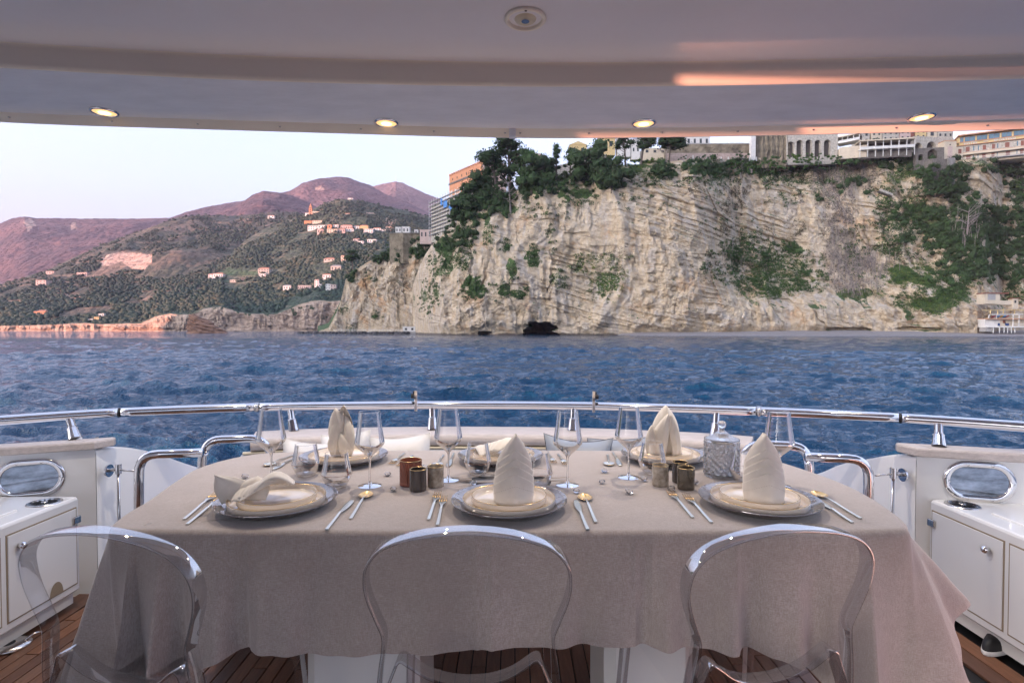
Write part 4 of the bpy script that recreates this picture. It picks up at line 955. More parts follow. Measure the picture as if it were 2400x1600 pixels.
for x0, x1, yb, yt, m, lab, rf, wn, gb in [(1334, 1374, 372, 343, M_yel, 'yellow gabled house behind the conical pines', M_yel, (2, 1), True), (1445, 1476, 356, 325, M_w, 'white stucco house with small square windows among the pines', None, (3, 2), False), (1478, 1498, 362, 330, M_w, 'second white house behind the crooked umbrella pine', M_tile, (2, 2), False),
    (1242, 1268, 384, 364, M_pink, 'small pink house peeking between the oaks', M_tile, (2, 1), False), (1400, 1440, 352, 328, M_yel, 'ochre house behind the dark tree trunks', M_tile, (2, 1), False), (1590, 1660, 350, 322, M_w, 'long white building hidden behind the terrace garden', M_tile, (5, 1), False),
    (1505, 1560, 364, 352, M_cream, 'low garden shed with wooden posts behind the umbrella pine', None, (3, 1), False)]:
    hs(x0, x1, yb, yt, 350, m, lab, roof=rf, wins=wn, gable=gb)
a = atY(1268, 408, 345); b = atY(1420, 372, 338); rz, L = bframe(a, b)
rt = empty('road_wall', a, rz, 'long sloping road wall with parapet behind the oaks', 'wall'); sl = (b.z - a.z) / L
MB().add([(0, 0, -4), (L, 0, b.z - a.z - 4), (L, 0, b.z - a.z + 2.2), (0, 0, 2.2), (0, 1, -4), (L, 1, b.z - a.z - 4), (L, 1, b.z - a.z + 2.2), (0, 1, 2.2)], [(0, 1, 2, 3), (4, 7, 6, 5), (3, 2, 6, 7), (0, 3, 7, 4), (1, 5, 6, 2)]).build('wall', M_stone2, rt)
# pink villa
rt = hs(1132, 1186, 436, 387, 352, M_pink, 'pink villa half hidden behind the pines', 'villa', roof=M_pink, wins=(4, 2), rz=.0)
# orange castle with battlements
a = atY(1054, 464, 395); b = atY(1140, 440, 358); a.z = b.z = min(a.z, b.z) - 2; rz, L = bframe(a, b)
ca = empty('orange_castle', a, rz, 'orange castle-like building with battlements above the scaffolding', 'castle'); Hc = (464 - 412) * 395 / F + 3
MB().box(0, L, 0, 16, -3, Hc).build('wall', M_org, ca); MB().box(-.4, L, -.5, 0, Hc * .66, Hc * .72).build('string_course', M_stone, ca)
m0 = None
for k in range(17):
    o = MB().box(0, L / 30, -.3, .6, Hc, Hc + 1.3).build('merlon', M_org, ca) if m0 is None else m0.copy()
    if m0 is None: m0 = o
    else: C.objects.link(o)
    o.location.x = k * L / 17
for k in range(7):
    MB().box(L * (.04 + .13 * k), L * (.04 + .13 * k) + 1.6, -.2, .1, Hc * .18, Hc * .42).build('window', M_w, ca)
    MB().box(L * (.09 + .13 * k), L * (.09 + .13 * k) + .9, -.15, .1, Hc * .80, Hc * .88).build('slit', M_dark, ca)
# scaffolded building
a = atY(1008, 556, 400); b = atY(1096, 540, 352); b.z = a.z; rz, L = bframe(a, b)
sc = empty('scaffolded_building', a, rz, 'tall building wrapped in grey scaffolding with blue sheets', 'building'); Hs = (556 - 482) * 400 / F
MB().box(.5, L, 1.2, 14, -4, Hs).build('wall', M_stone2, sc)
lv = 9
for k in range(lv + 1):
    MB().box(-1, L, -.6, 1.0, Hs * k / lv + 1.0, Hs * k / lv + 1.35).build('platform', M_conc, sc)
p0 = None
for k in range(15):
    o = MB().box(-.1, .1, -.6, -.4, -3, Hs + 3).build('pole', M_rail, sc) if p0 is None else p0.copy()
    if p0 is None: p0 = o
    else: C.objects.link(o)
    o.location.x = k * L / 14
mb_ = pm('blue_sheet', (.06, .20, .48), .7)
for x, z, w_, h_ in ((.42, .70, .10, .2), (.6, .52, .26, .16), (.56, .62, .1, .1), (.34, .82, .05, .2)): MB().box(L * x, L * (x + w_), -.75, -.65, Hs * z, Hs * (z + h_)).build('blue_sheet', mb_, sc)
# bastion with small white house
a = atY(914, 606, 432); ba = empty('bastion', a, 0, 'old grey stone bastion on the low promontory', 'bastion'); Hb = (606 - 549) * 432 / F
def bulk(poly, h, m, nm, parent): MB().prism(poly, -4, h).build(nm, m, parent)
bulk([(0, 0), (11, -3), (18, 0), (24, 0), (24, 14), (0, 14)], Hb, M_ivyw, 'wall', ba); MB().box(24.2, 31, -2, 10, -4, Hb - 3).build('tower', pm('grey_render', (.24, .215, .19), .9, var=(.4, .3)), ba)
MB().box(0, 24, -1, 0, Hb, Hb + .8).build('parapet', M_stone, ba)
hs(928, 942, 546, 534, 434, M_w, 'small white house with tall openings on top of the bastion', wins=(2, 1)); hs(944, 960, 547, 533, 434, M_w, 'second white house on top of the bastion', wins=(2, 1)); hs(972, 980, 549, 540, 434, M_w, 'tiny white hut beside the bastion tower', wins=(1, 1))
hs(985, 1012, 560, 540, 418, M_pink, 'low pink terrace house at the foot of the scaffolding', wins=(3, 1))
# ---------------------------------------------------------------- hotel
a = atY(2228, 380, 336); b = atY(2400, 364, 321); rz, L0 = bframe(a, b); L = L0 * 1.32
ho = empty('hotel', a, rz, 'long cream hotel with panoramic windows and lettered front on the cliff edge', 'hotel'); s_ = 336 / F
U = lambda X: (X - 1330) / (2323 - 1330) * L0
z1, z2, z3, z4, z5 = 0, 4.0, 8.6, 10.2, 14.2
MB().box(0, L, 1.6, 13, -2, z2).build('ground_storey', M_cream, ho)
MB().box(U(1400), L, .9, 13, z2, z3).build('middle_storey', M_stone2, ho)
MB().box(U(1400), L, .3, 13, z3, z4).build('name_band', M_yel, ho)
MB().box(U(1400), L, 1.0, 13, z4, z5).build('top_storey', M_yel, ho)
MB().box(U(1385), L, -1.2, 13.6, z5, z5 + .7).build('roof', M_trim, ho)
for z in (z2 - .2, z3 - .1, z4): MB().box(U(1345), L, -.1, 1.5, z, z + .35).build('cornice', M_trim, ho)
MB().box(U(1340), L, -.5, .2, z2 - 1.2, z2 - .2).build('balcony_band', M_cream, ho); MB().box(U(1340), L, -.6, 1.7, -.8, -.2).build('terrace_slab', M_conc, ho)
for x0, x1 in ((1420, 1470), (1485, 1630), (1652, 1795), (1815, 1960), (1985, 2120), (2145, 2280), (2300, 2440), (2460, 2600)):
    wr = MB().box(U(x0), U(x1), .85, 1.02, z4 + .6, z5 - .5).build('window', M_shut, ho); n = 1 if x1 - x0 < 60 else 2
    for q in range(n):
        xa = U(x0) + .15 + (U(x1) - U(x0) - .15) * q / n; MB().box(xa, xa + (U(x1) - U(x0) - .15) / n - .15, .72, .86, z4 + .75, z5 - .65).build('pane', M_blw, wr)
for row, xs, za, zb in ((0, ((1370, 1415), (1515, 1575), (1735, 1780), (1860, 1900), (2050, 2105), (2240, 2280), (2380, 2430), (2520, 2570)), .1, 2.6), (1, ((1505, 1555), (1735, 1780), (1860, 1900), (2035, 2090), (2240, 2280), (2380, 2430), (2520, 2570)), z2 + .8, z2 + 3.6)):
    yy = 1.5 if row == 0 else .8
    for x0, x1 in xs: MB().box(U(x0), U(x1), yy - .1, yy + .1, za, zb).build('shutter', M_shut, ho)
for x in (1430, 1612, 1677, 1937, 2197, 2340, 2480):
    MB().box(U(x - 7), U(x + 7), .7, .92, z2 + 1, z2 + 3.6).build('narrow_window', M_blw, ho); MB().box(U(x - 6), U(x + 6), 1.4, 1.62, .6, 2.6).build('narrow_window', M_blw, ho)
r0 = None
for k in range(12):
    m = MB().box(0, L / 12 - .1, -.55, -.5, .9, 1.0)
    if r0 is None:
        for q in range(9): m.box(q * L / 108, q * L / 108 + .07, -.55, -.5, -.2, .9)
        r0 = m.build('balustrade', M_rail, ho); o = r0
    else: o = r0.copy(); C.objects.link(o)
    o.location.x = k * L / 12 + 3
def letters(txt, x, z, size, y):
    cu = bpy.data.curves.new('sign_lettering', 'FONT'); cu.body = txt; cu.size = size; cu.extrude = .12; cu.space_character = 1.25; cu.align_x = 'LEFT'; cu.offset = .03
    t_ = bpy.data.objects.new('lettering_curve', cu); C.objects.link(t_); bpy.context.view_layer.update(); me = bpy.data.meshes.new_from_object(t_.evaluated_get(bpy.context.evaluated_depsgraph_get())); bpy.data.objects.remove(t_); me.materials.clear(); me.materials.append(M_w)
    o = bpy.data.objects.new('sign_lettering', me); C.objects.link(o); o.parent = ho; o.location = (x, y, z); o.rotation_euler = (math.pi / 2, 0, 0); return o
letters('HOTEL', U(1470), z3 + .25, 1.75, .1); letters('SPORTING', U(1880), z3 + .25, 1.75, .1); letters('****', U(1740), z3 + .5, 1.0, .1)
tw = empty('hotel_tower', atY(2206, 384, 333), 0, 'cream corner tower with a tall pink niche and round hole beside the hotel', 'tower')
MB().box(0, 7.2, 0, 6, -2, 12.6).build('wall', M_cream, tw); MB().box(2.0, 4.8, -.12, .1, 1.2, 9.6).build('niche', M_pink, tw); MB().cyl((3.4, -.2, 10.6), (3.4, .1, 10.6), .4, n=12).build('round_window', M_dark, tw); MB().box(-.2, 7.4, -.2, 6, 12.6, 13).build('cornice', M_trim, tw)
MB().box(7.2, 11.5, .6, 6, -2, 9.5).build('side_wing', M_cream, tw); MB().box(8.8, 10.6, .45, .65, 5.6, 8.2).build('shutter', M_shut, tw)
# ---------------------------------------------------------------- beach buildings (right edge)
YB = 276.0; sB = YB / F
def bx(root, nm, m, x0, x1, y0, y1, d0=0, d1=.3): 
    a = atY(x0, y1, YB); b = atY(x1, y0, YB); o = MB().box(a.x, b.x, YB + d0, YB + d1, a.z, b.z).build(nm, m, root); return o
rt = empty('beach_hut', (0, 0, 0), 0, 'weathered ochre beach hut with a shuttered opening on the rocks', 'hut')
bx(rt, 'wall', M_cream, 2307, 2342, 688, 712, 0, 5); bx(rt, 'shutter', M_conc, 2313, 2331, 689, 703, -.15, 0); bx(rt, 'wall', M_cream, 2330, 2373, 704, 714, .5, 4); bx(rt, 'roof', M_shut, 2306, 2362, 686, 688.5, -.4, 5)
rt = empty('beach_tower', (0, 0, 0), 0, 'small square cream turret with a dark window above the beach club', 'tower')
bx(rt, 'wall', M_cream, 2373, 2385, 700, 724, 0, 3); bx(rt, 'window', M_dkw, 2376, 2380, 704, 710, -.12, 0); bx(rt, 'roof', M_shut, 2371, 2387, 698, 700, -.3, 3)
rt = empty('beach_club', (0, 0, 0), 0, 'white and cream beach club with deck frames on stilts below the cliff', 'building')
bx(rt, 'wall', M_w, 2312, 2342, 748, 764, 1, 8); bx(rt, 'wall', M_cream, 2342, 2440, 749, 764, 1.5, 8); bx(rt, 'floor_slab', M_w, 2310, 2440, 764, 767, -1, 8); bx(rt, 'floor_slab', M_trim, 2312, 2440, 746, 748, -1, 8)
bx(rt, 'deck_beam', M_w, 2320, 2440, 736, 737.5, -1, 0); bx(rt, 'deck_beam', M_yel, 2308, 2440, 726, 727.5, 1, 2)
for k, x in enumerate((2324, 2341.5, 2355, 2381, 2410)): bx(rt, 'frame_post', M_yel, x, x + 1.4, 722 if k > 1 else 727, 737, 1, 1.4)
for x in (2313, 2331, 2369.5, 2383.5, 2415): bx(rt, 'white_post', M_w, x, x + 1.2, 737, 764 if x > 2360 else 747, -1, -.6)
for k, x in enumerate((2325, 2339, 2350, 2358, 2367, 2375, 2400, 2425)): bx(rt, 'stilt', M_rail, x, x + 1.2, 767, 780, -.8, -.4)
bx(rt, 'base', M_conc, 2311, 2326, 767, 777, 0, 4); bx(rt, 'door', M_w, 2342.5, 2348, 749.5, 757, 1.2, 1.5); bx(rt, 'door', M_shut, 2356, 2361, 750, 757, 1.2, 1.5); bx(rt, 'blue_locker', pm('navy_blue', (.02, .06, .18), .6), 2343, 2347, 757, 763.5, .9, 1.5); bx(rt, 'blue_locker', bpy.data.materials['navy_blue'], 2361.5, 2368, 757, 763, .9, 1.5); bx(rt, 'deck_rail', M_w, 2370, 2440, 759, 760, -.7, -.6)
for x, c, lab in ((2327, (.25, .05, .08), 'dark red kayak stored under the beach club deck'), (2337, (.03, .22, .50), 'first bright blue kayak on the beach club rack'), (2344, (.60, .33, .03), 'orange-yellow kayak between two blue ones'), (2351, (.03, .22, .50), 'second bright blue kayak right of the yellow one'), (2358, (.45, .08, .06), 'red kayak at the end of the rack')):
    p = atY(x, 742, YB); m = MB().lathe([(.02, -1.6), (.35, -1.2), (.62, -.4), (.66, .2), (.42, 1.0), (.02, 1.6)], 10, (0, 0, 0), 1, .5, Matrix.Rotation(R(70), 4, 'X')); m.lathe([(.3, -.1), (.26, .1), (.2, -.05)], 8, (0, .35, .2))
    o = m.build('kayak', pm('kayak_paint', c, .4), None, True); o.location = (p.x, YB - .2, p.z); tag(o, lab, 'kayak')
rt = empty('cliff_stairs', atY(2057, 446, 312), 0, 'concrete stair landing with pale railing on the cliff', 'stairs')
MB().box(0, 8, 0, 2, -1.2, -.8, Matrix.Rotation(.35, 4, 'Y')).build('flight', M_stone, rt); MB().box(0, 8, 0, .08, -.6, .5, Matrix.Rotation(.35, 4, 'Y')).build('railing', M_stone2, rt)
# jetty below the promontory
rt = empty('jetty', (0, 0, 0), 0, 'low concrete jetty with a white picket railing below the promontory', 'jetty')
ja = atY(775, 780, 405); jb = atY(990, 780, 398)
MB().box(ja.x, jb.x, 402, 412, SEA - .5, SEA + 1.5).build('quay', M_conc, rt)
f0 = None
for k in range(46):
    o = MB().box(-.12, .12, -.1, .1, 0, 1.7).build('fence_post', M_w, rt) if f0 is None else f0.copy()
    if f0 is None: f0 = o
    else: C.objects.link(o)
    o.location = (ja.x + 3 + k * 1.15, 402.4, SEA + 1.5)
MB().box(ja.x + 3, ja.x + 55, 402.35, 402.45, SEA + 2.9, SEA + 3.05).build('handrail', M_w, rt)
hs(944, 974, 776, 766, 404, M_w, 'white bathing hut at the end of the jetty', name='bathing_hut', wins=(2, 1)); hs(976, 994, 776, 757, 405, M_stone2, 'stone hut against the cliff beside the white bathing hut', name='stone_hut', wins=(1, 1))
bl = Leaves(); mb = MB()
for _ in range(420):
    x = RNG.uniform(700, 960); Y = 400 + RNG.uniform(-1.5, 2.5) + (14 if x < 770 else 0) * (770 - x) / 70; p = Vector(((x - 1200) / F * Y, Y, SEA + RNG.uniform(-.3, 1.1))); r = RNG.uniform(.5, 1.2)
    mb.lathe([(.01, -r), (r * .8, -r * .5), (r, .1 * r), (r * .6, r * .7), (.01, r * .8)], 5, p, RNG.uniform(.8, 1.3), 1)
o = mb.build('breakwater_boulders', pm('dark_boulder', (.085, .08, .08), .9, var=(.5, .4))); tag(o, 'dark boulders of the breakwater along the jetty', 'boulders', kind='stuff')
p = atY(1, 1, 1)
# ================================================================ YACHT
M_gel = pm('white_gelcoat', (.80, .80, .80), .22, coat=.4, var=(1.2, .025)); M_gel2 = pm('white_gelcoat_soft', (.70, .69, .67), .35, var=(1.0, .03))
M_head = pm('ceiling_gloss', (.88, .85, .87), .16, coat=.3, var=(.9, .05), bump=(1.6, .12, .02)); M_beam = pm('beam_beige', (.88, .81, .70), .45, var=(2, .03))
M_sof = pm('soffit_gloss', (.84, .84, .87), .2, coat=.3, var=(5, .07), stretch=(1, 2.5, 1), bump=(3, .08, .01))
M_steel = pm('polished_steel', (.80, .79, .80), .07, 1, var=(1.5, .05)); M_steel2 = pm('brushed_steel', (.62, .60, .58), .22, 1, var=(8, .1))
M_teak = pm('weathered_teak', (.56, .50, .475), .6, var=(14, .16), stretch=(1, 7, 7), bump=(20, .25, .004))
M_mirror = pm('mirror_glass', (.13, .15, .18), .04, 1, var=(7, .5), stretch=(1, 1, 3.2), col2=(.42, .48, .58))  # bright streaks of a reflection painted into the mirror colour
M_blk = pm('black_rubber', (.012, .012, .014), .5)
M_pil = pm('white_leatherette', (.72, .70, .68), .5, var=(9, .04), bump=(18, .2, .006)); M_pig = pm('grey_leatherette', (.30, .33, .38), .45, var=(9, .05), bump=(18, .2, .006))
M_seat = pm('blue_grey_upholstery', (.40, .42, .47), .5, var=(6, .04)); M_mould = pm('cream_moulding', (.66, .60, .47), .4); M_seam = pm('dark_seam', (.10, .10, .11), .8); M_groove = pm('door_groove', (.30, .24, .17), .7)
def xy(p): return (p[0], p[1])
# ---- hardtop
Yin = lambda x: float(np.interp(x, [-3.4, -2.6, -1.675, -.88, 0, .6, 1.753, 2.7, 3.4], [1.45, 1.66, 1.814, 1.912, 1.956, 1.949, 1.893, 1.80, 1.6]))
_ox = [-3.4, -2.7, -2.05, -1.067, 0, .46, 1.09, 2.12, 2.8, 3.4]; _oy = [1.85, 2.07, 2.2255, 2.312, 2.405, 2.400, 2.369, 2.297, 2.2, 2.0]
Yout = lambda x: float(np.interp(x, _ox, _oy))
xs = np.linspace(-3.0, 3.0, 121); sm = np.ones(15) / 15
yi = np.array([Yin(x) for x in np.linspace(-3.35, 3.35, 135)]); yo = np.array([Yout(x) for x in np.linspace(-3.35, 3.35, 135)])
yi = np.convolve(yi, sm, 'valid'); yo = np.convolve(yo, sm, 'valid')
roof = empty('yacht_roof', (0, 0, 2.1), 0, 'glossy pale underside of the yacht roof with a lower rear soffit', 'roof')
def gx(name, rows, m, smooth=True, parent=roof):
    g = MB(); g.grid([[Vector((x, y, z)) - Vector((0, 0, 2.1)) for x, y, z in r] for r in rows]); return g.build(name, m, parent, smooth)
ZC, ZS, ZL = 2.175, 2.1, 2.072
def crow(ys, z): return [(x, y, z) for x, y in zip(xs, ys)]
gx('upper_ceiling', [crow(np.full(121, -2.7), ZC), crow(np.full(121, -1.0), ZC), crow(np.full(121, .6), ZC), crow(yi - .5, ZC), crow(yi - .12, ZC), crow(yi - .012, ZC - .001)], M_head)
gx('beam_face', [crow(yi - .012, ZC - .001), crow(yi - .003, ZC - .004), crow(yi, ZC - .012), crow(yi, ZS + .012), crow(yi + .003, ZS + .004), crow(yi + .012, ZS)], M_beam)
gx('rear_soffit', [crow(yi + .012, ZS), crow(yi * .5 + yo * .5, ZS - .001), crow(yo - .03, ZS)], M_sof)
gx('edge_trim', [crow(yo - .03, ZS), crow(yo - .028, ZS - .003), crow(yo - .004, ZL + .004), crow(yo, ZL), crow(yo + .012, ZL + .002), crow(yo + .02, ZL + .02), crow(yo + .05, 2.16)], M_beam, 40)
gx('outer_skin', [crow(yo + .05, 2.16), crow(yo - .3, 2.26), crow(np.full(121, 0), 2.36), crow(np.full(121, -2.7), 2.36)], M_gel2)
for px in (117, 322, 501, 677, 855, 1020, 1184, 1219, 1379, 1547, 1720, 1889, 2070, 2264):
    x = (px - 1200) / F * 2.38; y = float(np.interp(x, xs, yo)) - .016
    MB().lathe([(.0005, -.003), (.004, -.002), (.005, .001)], 8, (x, y, ZS - .015 - 2.1)).build('screw', M_steel2, roof, True)
MB().box(-.012, .016, float(np.interp(0, xs, yo)) - .032, float(np.interp(0, xs, yo)) + .004, -.032, -.001).build('joint_plate', M_sof, roof)
# unseen port wing added to block the sun, except through one slot
wg = empty('side_wing', (-2.75, 0, 0), 0, 'unseen white port panel added to block the sun, slotted to light the beam', 'sun blocker')
MB().box(-.1, 0, -1.3, 2.26, 0, 2.085).build('panel', M_gel, wg)
MB().box(-.1, 0, .5, 2.26, 2.085, 2.2).box(-.1, 0, -.13, .5, 2.118, 2.2).box(-.1, 0, -3.6, -1.6, 2.085, 2.2).build('header', M_gel, wg)
MB().add([(-.05, -.13, 2.17), (-.05, -1.6, 2.17), (-.05, -1.6, 2.10), (0, -.13, 2.17), (0, -1.6, 2.17), (0, -1.6, 2.10)], [(0, 1, 2), (3, 5, 4), (0, 2, 5, 3), (1, 4, 5, 2)]).build('slot_filler', M_gel, wg)  # slanted piece added to taper the sunlight that reaches the beam
# downlights
DL = [(253, 266, 'first warm downlight from the seaward left of the soffit'), (908, 291, 'second warm downlight in the soffit above the mountain view'), (1506, 292, 'third warm downlight in the soffit above the cliff'), (2152, 278, 'fourth warm downlight near the sunlit right edge of the soffit')]
M_lamp = pm('lamp_glass', (1, .9, .7), .3, emit=((1, .50, .14), .17)); M_hotspot = pm('lamp_core', (1, .95, .85), .3, emit=((1, .66, .26), .5))
for px, py, lab in DL:
    p = at(px, py, ZS); r0 = empty('downlight', p, 0, lab, 'ceiling light', 'downlights in the soffit')
    MB().lathe([(.050, -.0005), (.051, -.003), (.048, -.006), (.042, -.007), (.040, -.004), (.039, .002)], 28).build('bezel', M_steel, r0, True)
    MB().lathe([(.0395, -.004), (.020, -.0065), (.0005, -.007)], 24).build('lens', M_lamp, r0, True); MB().lathe([(.022, -.0072), (.013, -.0085), (.0005, -.009)], 20).build('bulb', M_hotspot, r0, True)
    ld = bpy.data.lights.new('downlight_lamp', 'SPOT'); lo = bpy.data.objects.new('downlight_lamp', ld); C.objects.link(lo); lo.parent = r0; lo.location = (0, 0, -.022)
    ld.energy = 6.0; ld.color = (1, .86, .70); ld.shadow_soft_size = .011; ld.spot_size = R(125); ld.spot_blend = .8
p = at(1231, 52, ZC); sp_ = empty('ceiling_speaker', p, 0, 'round recessed cream eyeball fitting with a blue lens in the ceiling', 'ceiling fitting')
MB().lathe([(.062, -.0005), (.0625, -.005), (.058, -.009), (.051, -.008), (.048, .004), (.046, .03)], 36).build('ring', M_beam, sp_, True)
MB().lathe([(.047, .03), (.0005, .03)], 24).build('recess', pm('recess_brown', (.10, .08, .06), .8), sp_)
MB().lathe([(.040, .028), (.038, .008), (.030, -.004), (.016, -.011), (.0005, -.0125)], 28, (0, .006, 0)).build('eyeball', M_mould, sp_, True)
MB().lathe([(.012, -.0115), (.008, -.0135), (.0005, -.0145)], 20, (0, -.002, 0)).build('lens', pm('blue_lens', (.12, .22, .42), .08), sp_, True)
MB().lathe([(.004, -.0095), (.0005, -.0096)], 10, (0, -.054, 0)).build('screw_hole', M_blk, sp_)
# ---- deck
deck = MB().box(-3.0, 3.0, -2.7, 2.9, -.12, -.012).build('deck', pm('black_caulking', (.010, .010, .011), .6), None, kind='structure')
TK = [pm('deck_teak', c, .42, var=(9, .28), stretch=(6, .8, 6), bump=(30, .2, .003)) for c in ((.16, .072, .040), (.20, .09, .048), (.12, .056, .034), (.17, .085, .052))]
pl = {}
def plank(x0, x1, y0, y1, rot=0):
    M = Matrix.Rotation(rot, 4, 'Z') if rot else None; b = MB().bbox(-(x1 - x0) / 2, (x1 - x0) / 2, -(y1 - y0) / 2, (y1 - y0) / 2, -.011, .0, .0015, M)
    o = b.build('plank', RNG.choice(TK), deck); o.location = ((x0 + x1) / 2, (y0 + y1) / 2, 0); return o
x = -1.93
while x < 1.62:
    ycut = 1.5 + .9 * RNG.random() if x < 1.0 else 2.07
    if x > -1.2 or True:
        plank(x, x + .049, .9, ycut - .0025); 
        if x < 1.0: plank(x, x + .049, ycut + .0025, 2.88)
    x += .054
plank(1.02, 1.69, 2.075, 2.175); x = 1.02
while x < 1.66: plank(x, x + .066, 2.18, 2.6, 0); x += .071
plank(1.70, 1.77, .9, 2.6); plank(1.775, 1.845, .9, 2.6)
plank(-2.05, -1.94, .9, 2.6)
# shoe by the starboard locker, steel deck fitting to port
sh = empty('shoe', at(2352, 1528, 0), R(28), 'black shoe with a white sole half under the right-hand locker', 'shoe')
def foot(s0, z0, z1, k=1):
    return [[Vector((x * k, .0 + w_ * math.sin(a) * k, z0 + (z1 - z0) * t)) for a in np.linspace(0, 6.283, 17)[:-1]] for t in (0, 1) for x, w_ in ((0, 0),)]
def loop_(zz, k):
    return [Vector((.105 * k * math.cos(a), (.038 + .006 * math.cos(a)) * k * math.sin(a), zz)) for a in np.linspace(0, 6.283, 25)[:-1]]
MB().grid([loop_(.0, .97), loop_(.006, 1.02), loop_(.018, 1.0), loop_(.02, .9)], cv=True).build('sole', pm('white_rubber', (.6, .6, .6), .6), sh, True)
up = [loop_(.018, .98), loop_(.035, .93), loop_(.05, .78), loop_(.056, .5), loop_(.057, .1)]
for r_ in up[1:]:
    for v in r_: v.z += .02 * max(0, v.x / .1); v.x += .0
MB().grid(up, cv=True).build('upper', M_blk, sh, True)
fp = at(12, 1524, 0); df = empty('deck_fitting', fp, R(30), 'round steel deck fitting with a black hole beside the left locker', 'deck fitting')
MB().lathe([(.062, .0), (.066, .005), (.064, .012), (.045, .018), (.0005, .018)], 28).build('plate', M_steel2, df, True); MB().lathe([(.024, .0185), (.0005, .019)], 18, (-.01, 0, 0)).build('hole', M_blk, df)
MB().tube(catmull([(.04, .0, .016), (.07, .01, .03), (.085, .03, .02)], 5), .005, 8).build('lever', M_steel2, df, True)
# ---- bulwarks with caps
def stadium(w_, h_, n=12):
    r = h_ / 2; a = w_ / 2 - r; P = []
    for k in range(n + 1): t = -math.pi / 2 + math.pi * k / n; P.append((a + r * math.cos(t), r * math.sin(t)))
    for k in range(n + 1): t = math.pi / 2 + math.pi * k / n; P.append((-a + r * math.cos(t), r * math.sin(t)))
    return P
def bulwark(side, fc, fd, cap, lab_b, lab_c):
    """fc: front corner, fd: direction of the front face pointing outboard"""
    fc = Vector((*fc, 0)); fd = Vector((*fd, 0)).normalized(); n = Vector((fd.y, -fd.x, 0)) * (1 if side > 0 else -1)
    if n.y > 0: n = -n
    root = empty('bulwark', fc, 0, lab_b, 'bulwark'); ins = .018
    a = -n * ins; e = fd * 1.0
    back = Vector((-side * -.02, .16, 0))
    poly = [a, a + e, a + e - n * .5, a - n * .14 + Vector((0, .0, 0))]
    P = [(v.x, v.y) for v in poly]
    if side > 0: pass
    else: P = P[::-1]
    m = MB().prism(P, -.1, .682); m.build('moulding', M_gel, root)
    cb = MB(); cp = [(x - fc.x, y - fc.y) for x, y in cap]
    if side < 0: cp = cp[::-1]
    nn = len(cp); c0 = Vector((sum(p[0] for p in cp) / nn, sum(p[1] for p in cp) / nn))
    def ring(k, z): 
        out = []
        for i in range(nn):
            p = Vector(cp[i]); a_ = (Vector(cp[i - 1]) - p).normalized(); b_ = (Vector(cp[(i + 1) % nn]) - p).normalized(); q = p + (a_ + b_).normalized() * k * 1.2; out.append((q.x, q.y, z))
        return out
    rows = [ring(.004, .682), ring(0, .686), ring(0, .712), ring(.003, .718), ring(.009, .7215)]
    k0 = len(cb.v); cb.grid(rows, cv=True); cb.f += [tuple(k0 + 4 * nn + i for i in range(nn)), tuple(k0 + i for i in range(nn - 1, -1, -1))]
    co = cb.build('cap', M_teak, root)
    for t in (.13,):
        q = Vector(cap[0]) - fc.xy
        MB().box(q.x - .002 + side * .055, q.x + .002 + side * .055, q.y - .0 , q.y + .1, .7, .7216).build('cap_joint', M_groove, root)
    return root, fc, fd, n
cx_ = MB()
capL = [(-1.979, 2.616), (-2.9, 2.217), (-2.95, 2.31), (-1.956, 2.728), (-1.945, 2.700)]
capR = [(1.815, 2.466), (2.85, 2.129), (2.9, 2.24), (1.800, 2.592), (1.785, 2.562)]
BL = bulwark(-1, (-1.979, 2.616), (-.918, -.397), capL, 'white port bulwark with a grey teak cap and oval mirror window', '')
BR = bulwark(1, (1.815, 2.466), (.951, -.309), capR, 'white starboard bulwark with a grey teak cap and oval mirror window', '')
def porthole(B, k, z, lab):
    root, fc, fd, n = B; a = fc - n * .018 + fd * k; rz = math.atan2(fd.y, fd.x)
    if n.dot(Vector((math.sin(rz), -math.cos(rz), 0))) < 0: rz += math.pi
    h = empty('porthole', (a.x, a.y, z), rz, lab, 'porthole')
    o = stadium(.268, .178); i_ = stadium(.212, .122); m2 = stadium(.24, .150); P = lambda s_, y: [Vector((x, y, zz)) for x, zz in s_]
    MB().grid([P(o, .0), P(o, -.004), P(stadium(.262, .172), -.008), P(m2, -.010), P(stadium(.218, .128), -.008), P(i_, -.003), P(i_, -.001)], cv=True).build('frame', M_steel, h, 50)
    g = P(i_, -.0022); MB().add(g, [tuple(range(len(g)))]).build('mirror_pane', M_mirror, h)
    for x, zz in ((-.045, .074), (.045, .074), (-.045, -.074), (.045, -.074), (.118, 0), (-.118, 0)):
        MB().lathe([(.0005, -.0035), (.0055, -.003), (.0065, 0)], 10, (0, 0, 0), 1, 1, Matrix.Translation((x, -.0105, zz)) @ Matrix.Rotation(-math.pi / 2, 4, 'X') @ Matrix.Scale(-1, 4, (0, 0, 1))).build('screw', M_blk, h, True)
porthole(BL, .248, .567, 'oval steel framed mirror porthole above the left locker'); porthole(BR, .2324, .586, 'oval steel framed mirror porthole above the right locker')
